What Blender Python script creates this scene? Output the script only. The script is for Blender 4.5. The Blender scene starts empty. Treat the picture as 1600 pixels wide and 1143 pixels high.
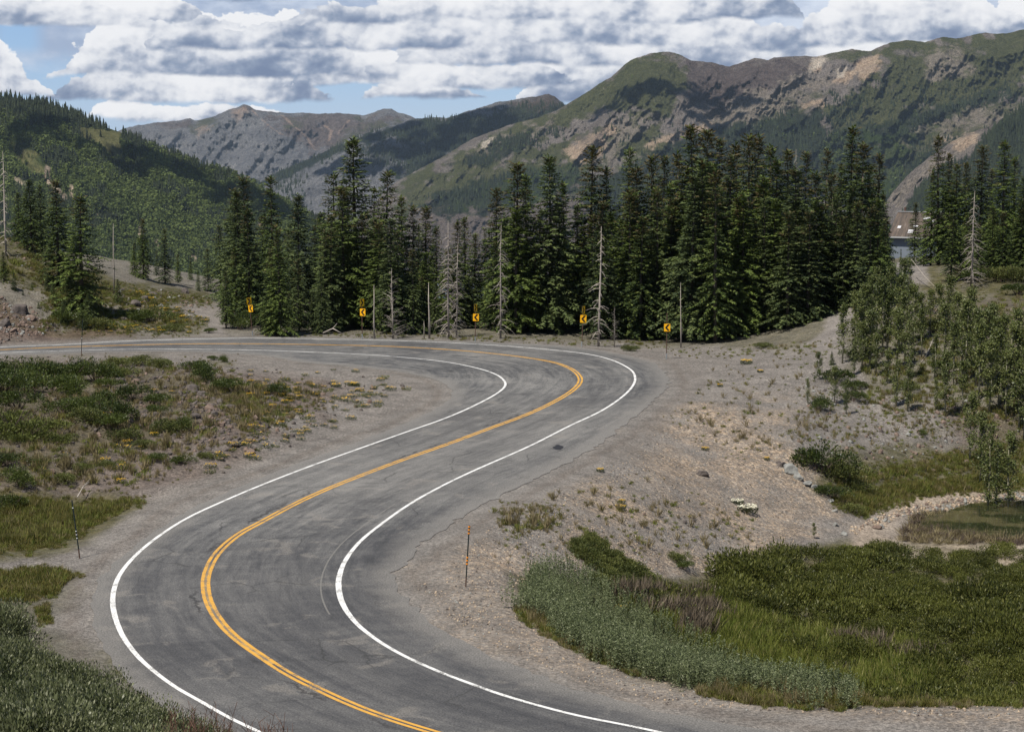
import bpy, math, random
import numpy as np
from mathutils import Vector, Matrix
from mathutils.geometry import delaunay_2d_cdt
random.seed(7); RNG = np.random.default_rng(11)
sc = bpy.context.scene
COL = sc.collection
PI = math.pi

# ------------------------------------------------------------------ camera
F = 3200.0; CH = 16.3; HY = 183.0
PITCH = math.atan((571.5-HY)/F)
cp, sp = math.cos(PITCH), math.sin(PITCH)
cam = bpy.data.objects.new('camera', bpy.data.cameras.new('camera')); COL.objects.link(cam)
cam.location = (0, 0, CH); cam.rotation_euler = (PI/2-PITCH, 0, 0)
cam.data.sensor_width = 36; cam.data.lens = 36*F/1600
cam.data.clip_start = 0.5; cam.data.clip_end = 60000
sc.camera = cam

def ray(px, py):
    c = (np.asarray(px, float)-800)/F; r = (571.5-np.asarray(py, float))/F
    return c, cp+r*sp, -sp+r*cp
def at(px, py, Y):
    dx, dy, dz = ray(px, py); s = Y/dy
    return dx*s, dy*s, CH+dz*s
def onz(px, py, z=0.0):
    dx, dy, dz = ray(px, py); s = (z-CH)/dz
    return dx*s, dy*s
def proj(X, Y, Z):
    f = Y*cp-(Z-CH)*sp; u = Y*sp+(Z-CH)*cp
    return 800+F*X/f, 571.5-F*u/f

# ------------------------------------------------------------------ noise
def _h(ix, iy, iz, seed):
    n = (ix.astype(np.int64)*374761393+iy.astype(np.int64)*668265263+iz.astype(np.int64)*2147483647+seed*974634777) & 0xffffffff
    n = ((n ^ (n >> 13))*1274126177) & 0xffffffff
    n = ((n ^ (n >> 16))*2246822519) & 0xffffffff
    return ((n ^ (n >> 15)) & 0xffffff)/float(0xffffff)
def vn(x, y, z=0.0, seed=0):
    x, y, z = np.broadcast_arrays(np.asarray(x, float), np.asarray(y, float), np.asarray(z, float))
    ix, iy, iz = np.floor(x), np.floor(y), np.floor(z)
    fx, fy, fz = x-ix, y-iy, z-iz
    fx, fy, fz = [f*f*f*(f*(f*6-15)+10) for f in (fx, fy, fz)]
    r = 0
    for a in (0, 1):
        for b in (0, 1):
            for c in (0, 1):
                w = (fx if a else 1-fx)*(fy if b else 1-fy)*(fz if c else 1-fz)
                r = r+w*_h(ix+a, iy+b, iz+c, seed)
    return r*2-1
def fbm(x, y, z=0.0, o=4, seed=0, g=0.5):
    r = 0; a = 1; t = 0
    for k in range(o):
        r = r+a*vn(x*2**k, y*2**k, np.asarray(z)*2**k, seed+k*17); t += a; a *= g
    return r/t
def ridged(x, y, o=4, seed=0, g=0.5):
    r = 0; a = 1; t = 0
    for k in range(o):
        r = r+a*(1-np.abs(vn(x*2**k, y*2**k, 0, seed+k*31))*2); t += a; a *= g
    return r/t
def sstep(a, b, x):
    t = np.clip((x-a)/(b-a), 0, 1); return t*t*(3-2*t)
def sdpoly(x, y, poly):
    """signed distance, positive inside"""
    x = np.asarray(x, float); y = np.asarray(y, float)
    d = np.full(x.shape, 1e18); ins = np.zeros(x.shape, bool)
    n = len(poly)
    for i in range(n):
        ax, ay = poly[i]; bx, by = poly[(i+1) % n]
        ex, ey = bx-ax, by-ay; L = ex*ex+ey*ey+1e-12
        t = np.clip(((x-ax)*ex+(y-ay)*ey)/L, 0, 1)
        d = np.minimum(d, (x-ax-t*ex)**2+(y-ay-t*ey)**2)
        if ay != by:
            c = ((ay > y) != (by > y)) & (x < (bx-ax)*(y-ay)/(by-ay)+ax)
            ins ^= c
    return np.where(ins, 1, -1)*np.sqrt(d)

# ------------------------------------------------------------------ object helpers
def tag(o, label=None, cat=None, group=None, kind=None):
    if label: o['label'] = label
    if cat: o['category'] = cat
    if group: o['group'] = group
    if kind: o['kind'] = kind
    return o
def link(name, me, mat=None, parent=None):
    o = bpy.data.objects.new(name, me)
    if mat:
        for m in (mat if isinstance(mat, (list, tuple)) else [mat]): me.materials.append(m)
    COL.objects.link(o)
    if parent: o.parent = parent
    return o
def empty(name, loc, rz=0, scale=None):
    o = bpy.data.objects.new(name, None); o.empty_display_size = .3
    o.location = loc; o.rotation_euler = (0, 0, rz)
    if scale: o.scale = scale
    COL.objects.link(o); return o
def npmesh(name, V, Fc, attrs=None, smooth=False):
    V = np.asarray(V, np.float32); Fc = np.asarray(Fc, np.int32)
    me = bpy.data.meshes.new(name); k = Fc.shape[1]
    me.vertices.add(len(V)); me.vertices.foreach_set('co', V.ravel())
    me.loops.add(Fc.size); me.loops.foreach_set('vertex_index', Fc.ravel())
    me.polygons.add(len(Fc)); me.polygons.foreach_set('loop_start', np.arange(0, Fc.size, k, dtype=np.int32))
    if attrs:
        for n, a in attrs.items():
            at_ = me.attributes.new(n, 'FLOAT', 'POINT'); at_.data.foreach_set('value', np.asarray(a, np.float32).ravel())
    me.update(calc_edges=True)
    me.polygons.foreach_set('use_smooth', np.full(len(Fc), smooth)); me.update()
    return me
class MB:
    """collects faces with mixed sizes"""
    def __init__(s): s.v = []; s.f = []; s.m = []; s.a = []
    def add(s, vs, fs, mi=0, a=0.0):
        b = len(s.v); s.v += [tuple(v) for v in vs]; s.a += [a]*len(vs)
        for f in fs: s.f.append([i+b for i in f]); s.m.append(mi)
    def box(s, x0, x1, y0, y1, z0, z1, M=None, mi=0):
        vs = [Vector((x, y, z)) for z in (z0, z1) for y in (y0, y1) for x in (x0, x1)]
        if M: vs = [M @ v for v in vs]
        s.add(vs, [(0, 2, 3, 1), (4, 5, 7, 6), (0, 1, 5, 4), (2, 6, 7, 3), (0, 4, 6, 2), (1, 3, 7, 5)], mi)
    def tube(s, pts, rad, n=6, mi=0, a=0.0):
        pts = [Vector(p) for p in pts]; rings = []
        for i, p in enumerate(pts):
            d = (pts[min(i+1, len(pts)-1)]-pts[max(i-1, 0)]).normalized()
            q = d.to_track_quat('Z', 'Y'); r = rad[i] if hasattr(rad, '__len__') else rad
            rings.append([p+q @ Vector((math.cos(2*PI*k/n)*r, math.sin(2*PI*k/n)*r, 0)) for k in range(n)])
        vs = [v for r in rings for v in r]; fs = []
        for i in range(len(pts)-1):
            for k in range(n):
                fs.append((i*n+k, i*n+(k+1) % n, (i+1)*n+(k+1) % n, (i+1)*n+k))
        fs.append(tuple(range(n))[::-1]); fs.append(tuple((len(pts)-1)*n+k for k in range(n)))
        s.add(vs, fs, mi, a)
    def mesh(s, name, smooth=False):
        me = bpy.data.meshes.new(name); me.from_pydata(s.v, [], s.f)
        me.polygons.foreach_set('material_index', s.m)
        me.polygons.foreach_set('use_smooth', [smooth]*len(s.f))
        at_ = me.attributes.new('k', 'FLOAT', 'POINT'); at_.data.foreach_set('value', s.a)
        me.update(); return me

# ------------------------------------------------------------------ material helpers
class NT:
    def __init__(s, tree): s.t = tree; s.n = tree.nodes; s.l = tree.links
    def new(s, typ, **kw):
        n = s.n.new(typ)
        for k, v in kw.items(): setattr(n, k, v)
        return n
    def put(s, sock, v):
        if hasattr(v, 'is_output'): s.l.new(v, sock)
        elif v is not None: sock.default_value = v
    def m(s, op, a, b=None, c=None, clamp=False):
        n = s.new('ShaderNodeMath', operation=op, use_clamp=clamp)
        for i, v in enumerate((a, b, c)): s.put(n.inputs[i], v)
        return n.outputs[0]
    def sst(s, lo, hi, x):
        n = s.new('ShaderNodeMapRange', interpolation_type='SMOOTHSTEP')
        s.put(n.inputs[0], x); s.put(n.inputs[1], lo); s.put(n.inputs[2], hi); return n.outputs[0]
    def mr(s, x, a, b, c, d):
        n = s.new('ShaderNodeMapRange')
        for i, v in enumerate((x, a, b, c, d)): s.put(n.inputs[i], v)
        return n.outputs[0]
    def mix(s, f, a, b, mode='MIX'):
        n = s.new('ShaderNodeMix', data_type='RGBA', blend_type=mode)
        s.put(n.inputs[0], f)
        for i, v in ((6, a), (7, b)):
            if isinstance(v, tuple) and len(v) == 3: v = v+(1,)
            s.put(n.inputs[i], v)
        return n.outputs[2]
    def xyz(s, x, y, z):
        n = s.new('ShaderNodeCombineXYZ')
        for i, v in enumerate((x, y, z)): s.put(n.inputs[i], v)
        return n.outputs[0]
    def sep(s, v):
        n = s.new('ShaderNodeSeparateXYZ'); s.l.new(v, n.inputs[0]); return n.outputs
    def noise(s, v, scale, detail=3, rough=.5, dist=0.0, out=0):
        n = s.new('ShaderNodeTexNoise'); s.put(n.inputs['Vector'], v)
        n.inputs['Scale'].default_value = scale; n.inputs['Detail'].default_value = detail
        n.inputs['Roughness'].default_value = rough; n.inputs['Distortion'].default_value = dist
        return n.outputs[out]
    def vor(s, v, scale, feat='F1', out='Distance', rnd=1.0):
        n = s.new('ShaderNodeTexVoronoi', feature=feat); s.put(n.inputs['Vector'], v)
        n.inputs['Scale'].default_value = scale; n.inputs['Randomness'].default_value = rnd
        return n.outputs[out]
    def attr(s, name, out=2):
        n = s.new('ShaderNodeAttribute', attribute_name=name); return n.outputs[out]
    def vscale(s, v, sx, sy, sz):
        n = s.new('ShaderNodeVectorMath', operation='MULTIPLY'); s.put(n.inputs[0], v); n.inputs[1].default_value = (sx, sy, sz)
        return n.outputs[0]
    def ramp(s, x, stops):
        n = s.new('ShaderNodeValToRGB'); s.put(n.inputs[0], x); cr = n.color_ramp
        while len(cr.elements) > 1: cr.elements.remove(cr.elements[-1])
        cr.elements[0].position = stops[0][0]; cr.elements[0].color = stops[0][1]+(1,)
        for p, c in stops[1:]:
            e = cr.elements.new(p); e.color = c+(1,)
        return n.outputs[0]
def mat(name):
    m = bpy.data.materials.new(name); m.use_nodes = True
    t = NT(m.node_tree); b = m.node_tree.nodes['Principled BSDF']
    b.inputs['Roughness'].default_value = .85; b.inputs['Specular IOR Level'].default_value = .25
    return m, t, b
def bump(t, b, h, strength=.5, dist=.05):
    n = t.new('ShaderNodeBump'); n.inputs['Strength'].default_value = strength; n.inputs['Distance'].default_value = dist
    t.put(n.inputs['Height'], h); t.l.new(n.outputs[0], b.inputs['Normal'])
def pos(t): return t.new('ShaderNodeNewGeometry').outputs['Position']

def leafmat(name, c1, c2, c3=None, scale=.7, trans=.3, hl=.0, rough=.6, coneattr=None):
    """leaf colour varies per leaf, per plant and in clumps"""
    m, t, b = mat(name)
    p = pos(t)
    f = t.noise(p, scale, 3)
    isl = t.new('ShaderNodeNewGeometry').outputs['Random Per Island']
    rnd = t.new('ShaderNodeObjectInfo').outputs['Random']
    x = t.m('ADD', t.m('MULTIPLY', f, .9), t.m('MULTIPLY', isl, .45))
    x = t.m('ADD', x, t.m('MULTIPLY', t.m('SUBTRACT', rnd, .5), .5))
    x = t.mr(x, .35, 1.0, 0, 1)
    col = t.mix(x, c1, c2)
    if c3: col = t.mix(t.sst(.80, .97, isl), col, c3)
    if coneattr:
        k = t.attr('k'); col = t.mix(k, col, coneattr)
    t.l.new(col, b.inputs['Base Color']); b.inputs['Roughness'].default_value = rough
    b.inputs['Specular IOR Level'].default_value = .3
    tr = t.new('ShaderNodeBsdfTranslucent'); t.l.new(col, tr.inputs[0])
    mx = t.new('ShaderNodeMixShader'); mx.inputs[0].default_value = trans
    out = m.node_tree.nodes['Material Output']
    t.l.new(b.outputs[0], mx.inputs[1]); t.l.new(tr.outputs[0], mx.inputs[2]); t.l.new(mx.outputs[0], out.inputs[0])
    return m

# ------------------------------------------------------------------ world: sky with cumulus banks, one sun
SUN_EL = math.radians(60); SUN_AZ = math.radians(180+40)      # compass-style, from +Y clockwise
SD = Vector((math.sin(SUN_AZ)*math.cos(SUN_EL), math.cos(SUN_AZ)*math.cos(SUN_EL), math.sin(SUN_EL)))
sl = bpy.data.lights.new('sun', 'SUN'); sl.energy = 5.0; sl.angle = math.radians(.53); sl.color = (1, .94, .84)
so = bpy.data.objects.new('sun', sl); COL.objects.link(so); so.rotation_euler = SD.to_track_quat('Z', 'Y').to_euler()
w = bpy.data.worlds.new('World'); sc.world = w; w.use_nodes = True
def build_world():
    t = NT(w.node_tree); bg = w.node_tree.nodes['Background']
    sky = t.new('ShaderNodeTexSky', sky_type='NISHITA'); sky.sun_disc = False
    sky.sun_elevation = SUN_EL; sky.sun_rotation = SUN_AZ; sky.altitude = 3300; sky.air_density = 1.0; sky.dust_density = .3; sky.ozone_density = 2.5
    d = t.new('ShaderNodeTexCoord').outputs['Generated']
    x, y, z = t.sep(d)
    az = t.m('ARCTAN2', x, y); el = t.m('ARCSINE', z)
    U = t.m('MULTIPLY', az, 32.0); V = t.m('MULTIPLY', el, 32.0)
    BL = t.mix(.6, sky.outputs[0], (1.25, 2.65, 5.6))
    def bgn(c):
        n = t.new('ShaderNodeBackground'); t.put(n.inputs[0], c); n.inputs[1].default_value = .1; return n.outputs[0]
    def mixs(f, a_, b_):
        n = t.new('ShaderNodeMixShader'); t.put(n.inputs[0], f); t.l.new(a_, n.inputs[1]); t.l.new(b_, n.inputs[2]); return n.outputs[0]
    nb = t.noise(t.xyz(t.m('MULTIPLY', U, .6), t.m('MULTIPLY', V, 1.3), 90.), 1.0, 5, .6)
    veil = t.m('MULTIPLY', t.sst(.62, .95, t.m('ADD', V, t.m('MULTIPLY', t.m('SUBTRACT', nb, .5), .9))), .92)
    hole = t.m('MAXIMUM', t.m('MULTIPLY', t.sst(.5, .15, t.m('ABSOLUTE', t.m('ADD', U, 7.5))), t.sst(.8, 1.1, V)), t.m('MULTIPLY', t.sst(1.0, .3, t.m('ABSOLUTE', t.m('SUBTRACT', U, 6.3))), t.sst(1.35, 1.6, V)))
    veil = t.m('MULTIPLY', veil, t.m('SUBTRACT', 1.0, hole))
    chain = bgn(t.mix(veil, BL, t.mix(t.sst(.35, .65, nb), (3.0, 3.6, 4.9), (6.2, 6.6, 7.4))))
    W_ = t.m('MULTIPLY', V, 1.3)
    # rows of cumulus, farthest first: base elevation, height, coverage, seed, breadth, azimuth window
    rows = [(-.03, .28, 1.0, 3.1, .5, (-7.6, -2.4)), (.19, .50, 1.15, 8.4, .30, (-7.6, -2.3)), (.22, .9, 1.25, 1.2, .35, (-.8, 3.0)), (.32, .30, 1.2, 14.6, .45, (-3.2, .4)), (.34, .6, 1.3, 12.3, .45, (-9.9, -6.3)),
            (.60, .62, .95, 22.4, .4, (2.2, 9.9)), (.46, .55, .80, 31.9, .35, (-4.4, 1.8)), (.58, .85, .95, 17.7, .25, (-7.7, -1.5)), (.80, .85, .85, 5.7, .5, (-2.8, 9.9)),
            (1.08, .85, .72, 41.3, .5, (-6.6, 9.9)), (1.34, .5, .8, 49.3, .5, (-9.9, -4.0)), (1.46, .85, .62, 55.5, .55, (-9.9, 5.4)), (1.85, .8, .6, 63.2, .5, None)]
    for i, (vb, T, cov, seed, hs, win) in enumerate(rows):
        big = t.m('SUBTRACT', t.noise(t.xyz(t.m('MULTIPLY', U, hs), t.m('MULTIPLY', V, .2), seed*1.7), 1.0, 1, .5), .5)       # where clouds stand
        def bill(u_, v_, det):
            vv = t.new('ShaderNodeTexVoronoi', voronoi_dimensions='2D', feature='F1'); t.put(vv.inputs['Vector'], t.xyz(t.m('ADD', u_, seed*3.1), t.m('ADD', v_, seed), 0)); vv.inputs['Scale'].default_value = 2.6; vv.inputs['Detail'].default_value = det; vv.inputs['Roughness'].default_value = .55; vv.normalize = True
            return t.m('SUBTRACT', .42, vv.outputs['Distance'])
        nz_ = t.m('SUBTRACT', t.noise(t.xyz(U, W_, seed), 1.3, 6, .6, .1), .5)
        wu = t.m('ADD', U, t.m('MULTIPLY', nz_, .30)); wvv = t.m('ADD', W_, t.m('MULTIPLY', nz_, .22))
        bil = t.m('ADD', t.m('MULTIPLY', bill(wu, wvv, 3.0), .60), t.m('MULTIPLY', nz_, .55))
        n2 = t.m('ADD', t.m('MULTIPLY', bill(t.m('ADD', wu, -.055), t.m('ADD', wvv, .09), 2.5), .60), t.m('MULTIPLY', t.m('SUBTRACT', t.noise(t.xyz(t.m('ADD', U, -.06), t.m('ADD', W_, .10), seed), 1.3, 5, .6, .1), .5), .55))
        emb = t.m('SUBTRACT', bil, n2)
        h = t.m('SUBTRACT', t.m('SUBTRACT', V, vb), t.m('MULTIPLY', big, .42))
        top = t.m('MULTIPLY', t.m('ADD', t.m('MULTIPLY', big, 2.0), cov), T)
        if win:
            Uw = t.m('ADD', U, t.m('MULTIPLY', nz_, 1.2))
            wv = t.m('MULTIPLY', t.sst(win[0]-.3, win[0]+1.8, Uw), t.m('SUBTRACT', 1.0, t.sst(win[1]-1.8, win[1]+.3, Uw)))
            top = t.m('SUBTRACT', top, t.m('MULTIPLY', t.m('SUBTRACT', 1.0, wv), T*1.7+.25))
        dd = t.m('ADD', t.m('SUBTRACT', top, h), t.m('MULTIPLY', bil, .60*T+.16))
        a = t.m('MULTIPLY', t.sst(-.005, .03, dd), t.sst(-.04, .045, t.m('ADD', h, t.m('MULTIPLY', nz_, .25))))
        hh = t.m('DIVIDE', h, T)
        br = t.m('ADD', t.m('ADD', t.m('MULTIPLY', hh, .80), t.m('MULTIPLY', emb, 1.7)), t.m('MULTIPLY', t.m('SUBTRACT', t.noise(t.xyz(U, W_, seed+5.), .95, 3, .6, .2), .5), 2.8))
        br = t.m('ADD', br, t.m('MULTIPLY', t.m('SUBTRACT', .16, dd), .30))
        br = t.sst(-.68, .78, br)
        cc = t.ramp(br, [(0, (.175, .225, .35)), (.22, (.29, .345, .46)), (.48, (.54, .575, .655)), (.72, (.80, .81, .84)), (1, (1.0, .99, .98))])
        chain = mixs(a, chain, bgn(t.mix(1.0, cc, (7.9, 7.9, 8.0), 'MULTIPLY')))
    hi = t.noise(d, 2.2, 3, .6)
    upper = bgn(t.mix(t.sst(.50, .66, hi), t.mix(.55, sky.outputs[0], (.8, 1.3, 2.3)), (2.7, 2.8, 3.0)))
    fin = mixs(t.m('MAXIMUM', t.sst(2.6, 3.4, V), t.m('LESS_THAN', V, -.6)), chain, upper)
    t.l.new(fin, w.node_tree.nodes['World Output'].inputs[0])
build_world()
w.cycles.sampling_method = 'NONE'

# ------------------------------------------------------------------ traced road lines (photo pixels on the flat road)
def spl(pts, step=.5):
    """Catmull-Rom through world points, resampled by arc length"""
    P = np.array(pts, float); out = []
    P = np.vstack([2*P[0]-P[1], P, 2*P[-1]-P[-2]])
    for i in range(1, len(P)-2):
        for u in np.linspace(0, 1, 12, endpoint=False):
            a, b, c, d = P[i-1:i+3]
            out.append(.5*((2*b)+(-a+c)*u+(2*a-5*b+4*c-d)*u*u+(-a+3*b-3*c+d)*u**3))
    out.append(P[-2]); out = np.array(out)
    for _ in range(6): out[1:-1] = .25*out[:-2]+.5*out[1:-1]+.25*out[2:]
    s = np.r_[0, np.cumsum(np.hypot(*np.diff(out, axis=0).T))]
    n = int(s[-1]/step)+1; q = np.linspace(0, s[-1], n)
    return np.c_[np.interp(q, s, out[:, 0]), np.interp(q, s, out[:, 1])]
def curve(px, step=.5):
    return spl([onz(*p) for p in px], step)
LWp = [(1000,1390),(700,1270),(500,1186),(395,1138),(352,1117),(317,1097),(278,1075),(247,1053),(216,1025.6),(193,995),(181,967),(176,940),(179.5,915),(191,891),(216,863),(251,835),(294,808),(348,783),(402,760),(475,731.5),(550,704.5),(625,678),(700,651.5),(749,629.5),(777,614),(789,603),(788,595),(777.5,586),(755,577.5),(718,568.8),(680,563),(630,558),(580,554.2),(480,549.6),(400,546.8),(300,545.3),(225,545),(125,547),(50,549.3),(0,551),(-200,561),(-500,582)]
YLp = [(1400,1352),(1000,1242),(800,1180),(677,1143),(620,1125.5),(560,1104),(500,1077),(449,1051),(410,1025.6),(371,998),(344,971),(327,942),(321,915),(325,890),(340,863),(371,835.5),(410,814),(456.6,789),(500,768.5),(550,748),(625,719.5),(702,692.5),(765,669),(827.5,645.6),(874,623),(899,606),(907,593.5),(901,582.5),(887,573.5),(859,564.5),(796,555),(718,547.3),(640,542.4),(580,540),(480,538),(400,537),(300,537),(200,539),(100,542),(0,546.3),(-200,556.5),(-500,577)]
RWp = [(1800,1315),(1300,1207),(1031,1143),(900,1116.5),(800,1089.5),(740,1069),(680,1046),(620,1018),(575,989),(551,966.5),(536,944),(529.4,922),(530,901),(539,876),(560,848),(590,822.5),(640,787),(693,757.5),(749,731),(827.5,696.6),(890,665),(937,643),(968,623),(987,605),(992.5,590),(984,576),(952.5,561),(905.6,551),(827.5,543.4),(780,539.5),(705,535.3),(640,532.6),(560,530.5),(480,529),(400,528.2),(325,529),(250,530.8),(175,533.8),(100,538.2),(0,542),(-200,551.5),(-500,571)]
ARp = [(1900,1250),(1500,1183),(1232,1143),(1140,1131),(1031,1110),(900,1074),(830,1049),(770,1025),(710,995),(662,962),(632,932),(617,911),(616,893),(635,880),(653,854),(686,830),(734,800),(790,770),(859,735.6),(905.6,712),(952.5,682.5),(999,645),(1030.6,617),(1044,600),(1045,587),(1031,573),(1009,562.5),(952,550),(890,540.8),(796,536.2),(702.5,532),(640,530),(560,528),(480,527),(400,526),(325,527),(250,528.8),(175,532),(100,536.5),(0,540.3),(-200,550),(-500,569)]
ALp = [(1000,1440),(700,1310),(470,1215),(330,1150),(240,1092),(200,1062),(174,1029),(150,990),(143,950),(148,920),(162,896),(200,860),(240,831),(290,799),(350,770),(420,741),(500,711),(560,689),(620,666),(665,646),(697,629),(706,613),(698,601),(680,592.5),(630,581),(580,575),(530,570.5),(470,565),(400,554),(300,549.5),(225,549),(125,551),(50,553.5),(0,555),(-200,565),(-500,586)]
LW, YL, RW, AR, AL = [curve(p) for p in (LWp, YLp, RWp, ARp, ALp)]
def jag(c, amp, seed, sc_=1.1):
    n = np.gradient(c, axis=0); n = np.c_[-n[:, 1], n[:, 0]]/np.hypot(n[:, 0], n[:, 1])[:, None]
    s = np.arange(len(c))*.5
    return c+n*(amp*fbm(s*sc_, s*0, 0, 3, seed))[:, None]
def densify(c, step): 
    s = np.r_[0, np.cumsum(np.hypot(*np.diff(c, axis=0).T))]; q = np.linspace(0, s[-1], int(s[-1]/step))
    return np.c_[np.interp(q, s, c[:, 0]), np.interp(q, s, c[:, 1])]
AR = jag(densify(AR, .25), .28, 3, .9); AL = jag(densify(AL, .25), .16, 9, .7)
ROADPOLY = np.vstack([AR[::2], AL[::-2]])

# ------------------------------------------------------------------ terrain heights
ctrl = []      # X, Y, z
def cpx(px, py, Y): X, Yy, z = at(px, py, Y); ctrl.append((float(X), float(Yy), float(z)))
def cz(px, py, z): X, Y = onz(px, py, z); ctrl.append((float(X), float(Y), float(z)))
def cw(X, Y, z): ctrl.append((X, Y, z))
for c, st in ((AR, 28), (AL, 28)):
    for p in c[::st]: cw(p[0], p[1], 0)
for p in [(0,480,153),(80,526,150.5),(40,502,152),(0,425,163),(0,372,172),(60,392,176),(120,432,170),(180,452,168),(250,452,176),(330,464,184),(240,500,160),(300,518,155),(322,488,168),(350,520,154.5),(160,505,156),(-300,480,160),(-300,400,185),
          (1300,500,150),(1310,466,160),(1400,425,172),(1450,412,182),(1390,404,200),(1590,480,140),(1500,462,155),(1590,600,128),(1590,650,122),(1450,560,131),(1350,560,132),(1350,640,122),(1450,650,120),(1250,600,125),(1200,650,114),(1250,700,108),(1700,500,142),(1800,600,130),
          (1300,830,99),(1200,872,91.5),(1100,905,86),(1000,905,82.5),(900,885,79),(1100,780,96.5),(1000,780,91.5),(1200,780,101),(1250,742,105),(950,830,84),(1150,720,104),(1100,700,107),(1000,720,99.5),
          (1400,770,109),(1500,752,112.5),(1400,720,113),(1330,770,106),(1500,700,118),(1590,700,121),(1400,690,116),(1330,700,112),
          (900,950,74.5),(820,905,76),(1000,1015,73),(0,1143,50),(200,1160,48),(400,1180,49),(0,1000,60),(-200,900,70)]: cpx(*p)
for p in [(805,969,0),(896,1023,0),(997,1067,0),(1082,1084,0),(1200,1100,0),(1400,1104,0),(1600,1105,0),(1900,1120,0),(1060,640,0),(975,715,0),(880,765,0),(800,830,0),(770,880,0),(780,930,0),(1110,590,0),(1100,560,0),(1200,552,0),(1180,600,0),
          (1420,838,-4.3),(1340,835,-4.2),(1480,795,-4.35),(1600,772,-4.3),(1550,812,-5.0),(1700,800,-5.),(1480,815,-4.8),(1600,845,-4.35),(1700,850,-4.3),(1500,845,-4.35),
          (300,620,1.1),(350,660,.9),(250,590,1.0),(150,590,1.3),(50,590,1.5),(50,680,1.2),(150,700,.5),(380,600,.4),(500,610,.25),(600,610,.1),(450,660,.3),(250,720,.1),(350,720,.1),(100,790,-.5),(30,830,-.7),(180,800,-.4),(60,872,0),(120,880,.05),(60,910,-.3),(20,930,-.1),(100,940,0),(30,750,.3),(-200,700,.8),(-200,600,1),
          (0,562,.05),(200,560,.05),(400,562,.1)]: cz(*p)
for X, Y in [(12,64),(20,64),(30,64),(45,66),(8,70),(10,78),(16,72),(24,72),(35,74),(14,84),(22,84),(32,84),(45,84),(20,94),(28,93),(40,94)]: cw(X, Y, -4.25 if Y > 66 else -3.2)
for X, Y, z in [(0,0,14.5),(-20,0,14),(20,0,13.5),(0,10,11),(0,20,7.6),(0,30,4.5),(-12,30,6),(12,30,3),(-25,30,7),(-12,40,3.2),(-30,45,4),(-35,70,2),(-2,42,1.4),(15,40,.3),(30,45,0),(50,52,-.1),(30,30,2),
                (0,160,-.2),(-10,170,-.5),(10,170,-.3),(20,160,.2),(-20,165,-.3),(-10,200,-3),(10,200,-3),(30,200,1),(45,200,3),(-30,210,0),(-50,210,3),(0,230,-8),(-40,240,-4),(40,240,-1),(60,230,2),(-60,160,4),(60,160,5),(60,120,1),(60,100,-2),(-60,120,1.5),(-60,90,1.5),(-50,60,2)]: cw(X, Y, z)
C = np.array(ctrl)
def tps_fit(C, lam=.6):
    n = len(C); d2 = (C[:, None, 0]-C[None, :, 0])**2+(C[:, None, 1]-C[None, :, 1])**2
    K = .5*d2*np.log(d2+1e-9); K[d2 < 1e-9] = 0
    K += lam*np.eye(n)*4
    P = np.c_[np.ones(n), C[:, :2]]
    A = np.block([[K, P], [P.T, np.zeros((3, 3))]])
    return np.linalg.solve(A, np.r_[C[:, 2], 0, 0, 0])
TW = tps_fit(C)
def tps(X, Y):
    X = np.asarray(X, float); sh = X.shape; X = X.ravel(); Y = np.asarray(Y, float).ravel(); r = TW[-3]+TW[-2]*X+TW[-1]*Y
    for i in range(len(C)):
        d2 = (X-C[i, 0])**2+(Y-C[i, 1])**2+1e-9
        r = r+TW[i]*.5*d2*np.log(d2)
    return r.reshape(sh)
def farz(X, Y):
    q = np.maximum(Y-215, 0)+np.maximum(np.abs(X)-70, 0)*.35
    return q
gx = np.arange(-58, 58.01, .4); gy = np.arange(36, 214, .4)
def grow(a, end, f=1.22, first=.8):
    out = []; s = first; v = a
    while abs(v-a) < abs(end-a):
        v += math.copysign(s, end-a); out.append(v); s *= f
    return out
XS = np.array(sorted(grow(-58, -4200))+list(gx)+grow(58, 4200)); YS = np.array(sorted(grow(36, -300))+list(gy)+grow(214, 10800))
GX, GY = np.meshgrid(XS, YS)
cxx = np.clip(GX, -75, 75); cyy = np.clip(GY, -5, 235)
Z0 = tps(cxx, cyy)
q = np.maximum(GY-205, 0); Z0 = Z0*np.exp(-q/150)+(-.092*q)*(1-np.exp(-q/150)) - q*.12*np.exp(-q/250)
sd = np.full(GX.shape, -50.)
near = (np.abs(GX) < 70) & (GY > 30) & (GY < 170)
sd[near] = sdpoly(GX[near], GY[near], ROADPOLY)
bumpn = .10*fbm(GX/2.2, GY/2.2, 0, 4, 5)+.05*fbm(GX*1.1, GY*1.1, 0, 2, 8)
PX, PY = proj(GX, np.maximum(GY, 5), Z0)
mound = [(-300,545),(0,556),(200,562),(380,572),(560,590),(640,612),(560,655),(440,705),(330,750),(200,790),(-300,830)]
mm = sstep(-10, 25, sdpoly(PX, PY, mound)); mm[(GY < 60) | (GY > 150)] = 0
bumpn = bumpn+mm*(.35*fbm(GX/3, GY/3, 0, 4, 15)+.2*ridged(GX/1.8, GY/2.4, 3, 25))
bank = [(-300,300),(0,370),(90,420),(110,470),(90,524),(0,534),(-300,540)]
mb_ = sstep(-8, 10, sdpoly(PX, PY, bank)); mb_[(GY < 140) | (GY > 215)] = 0
bumpn = bumpn+mb_*.5*fbm(GX/1.5, GY/1.5, 0, 4, 19)
wroad = sstep(0, 3.0, -sd)
GZ = (Z0+bumpn*sstep(.3, 5, -sd))*wroad+(-.022)*(1-wroad)
GZ = np.where(sd > -.2, np.minimum(GZ, -.022), GZ)
far_ = sstep(150, 600, np.hypot(GX, GY)); GZ = GZ+far_*12*fbm(GX/220, GY/220, 0, 4, 77)
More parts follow.
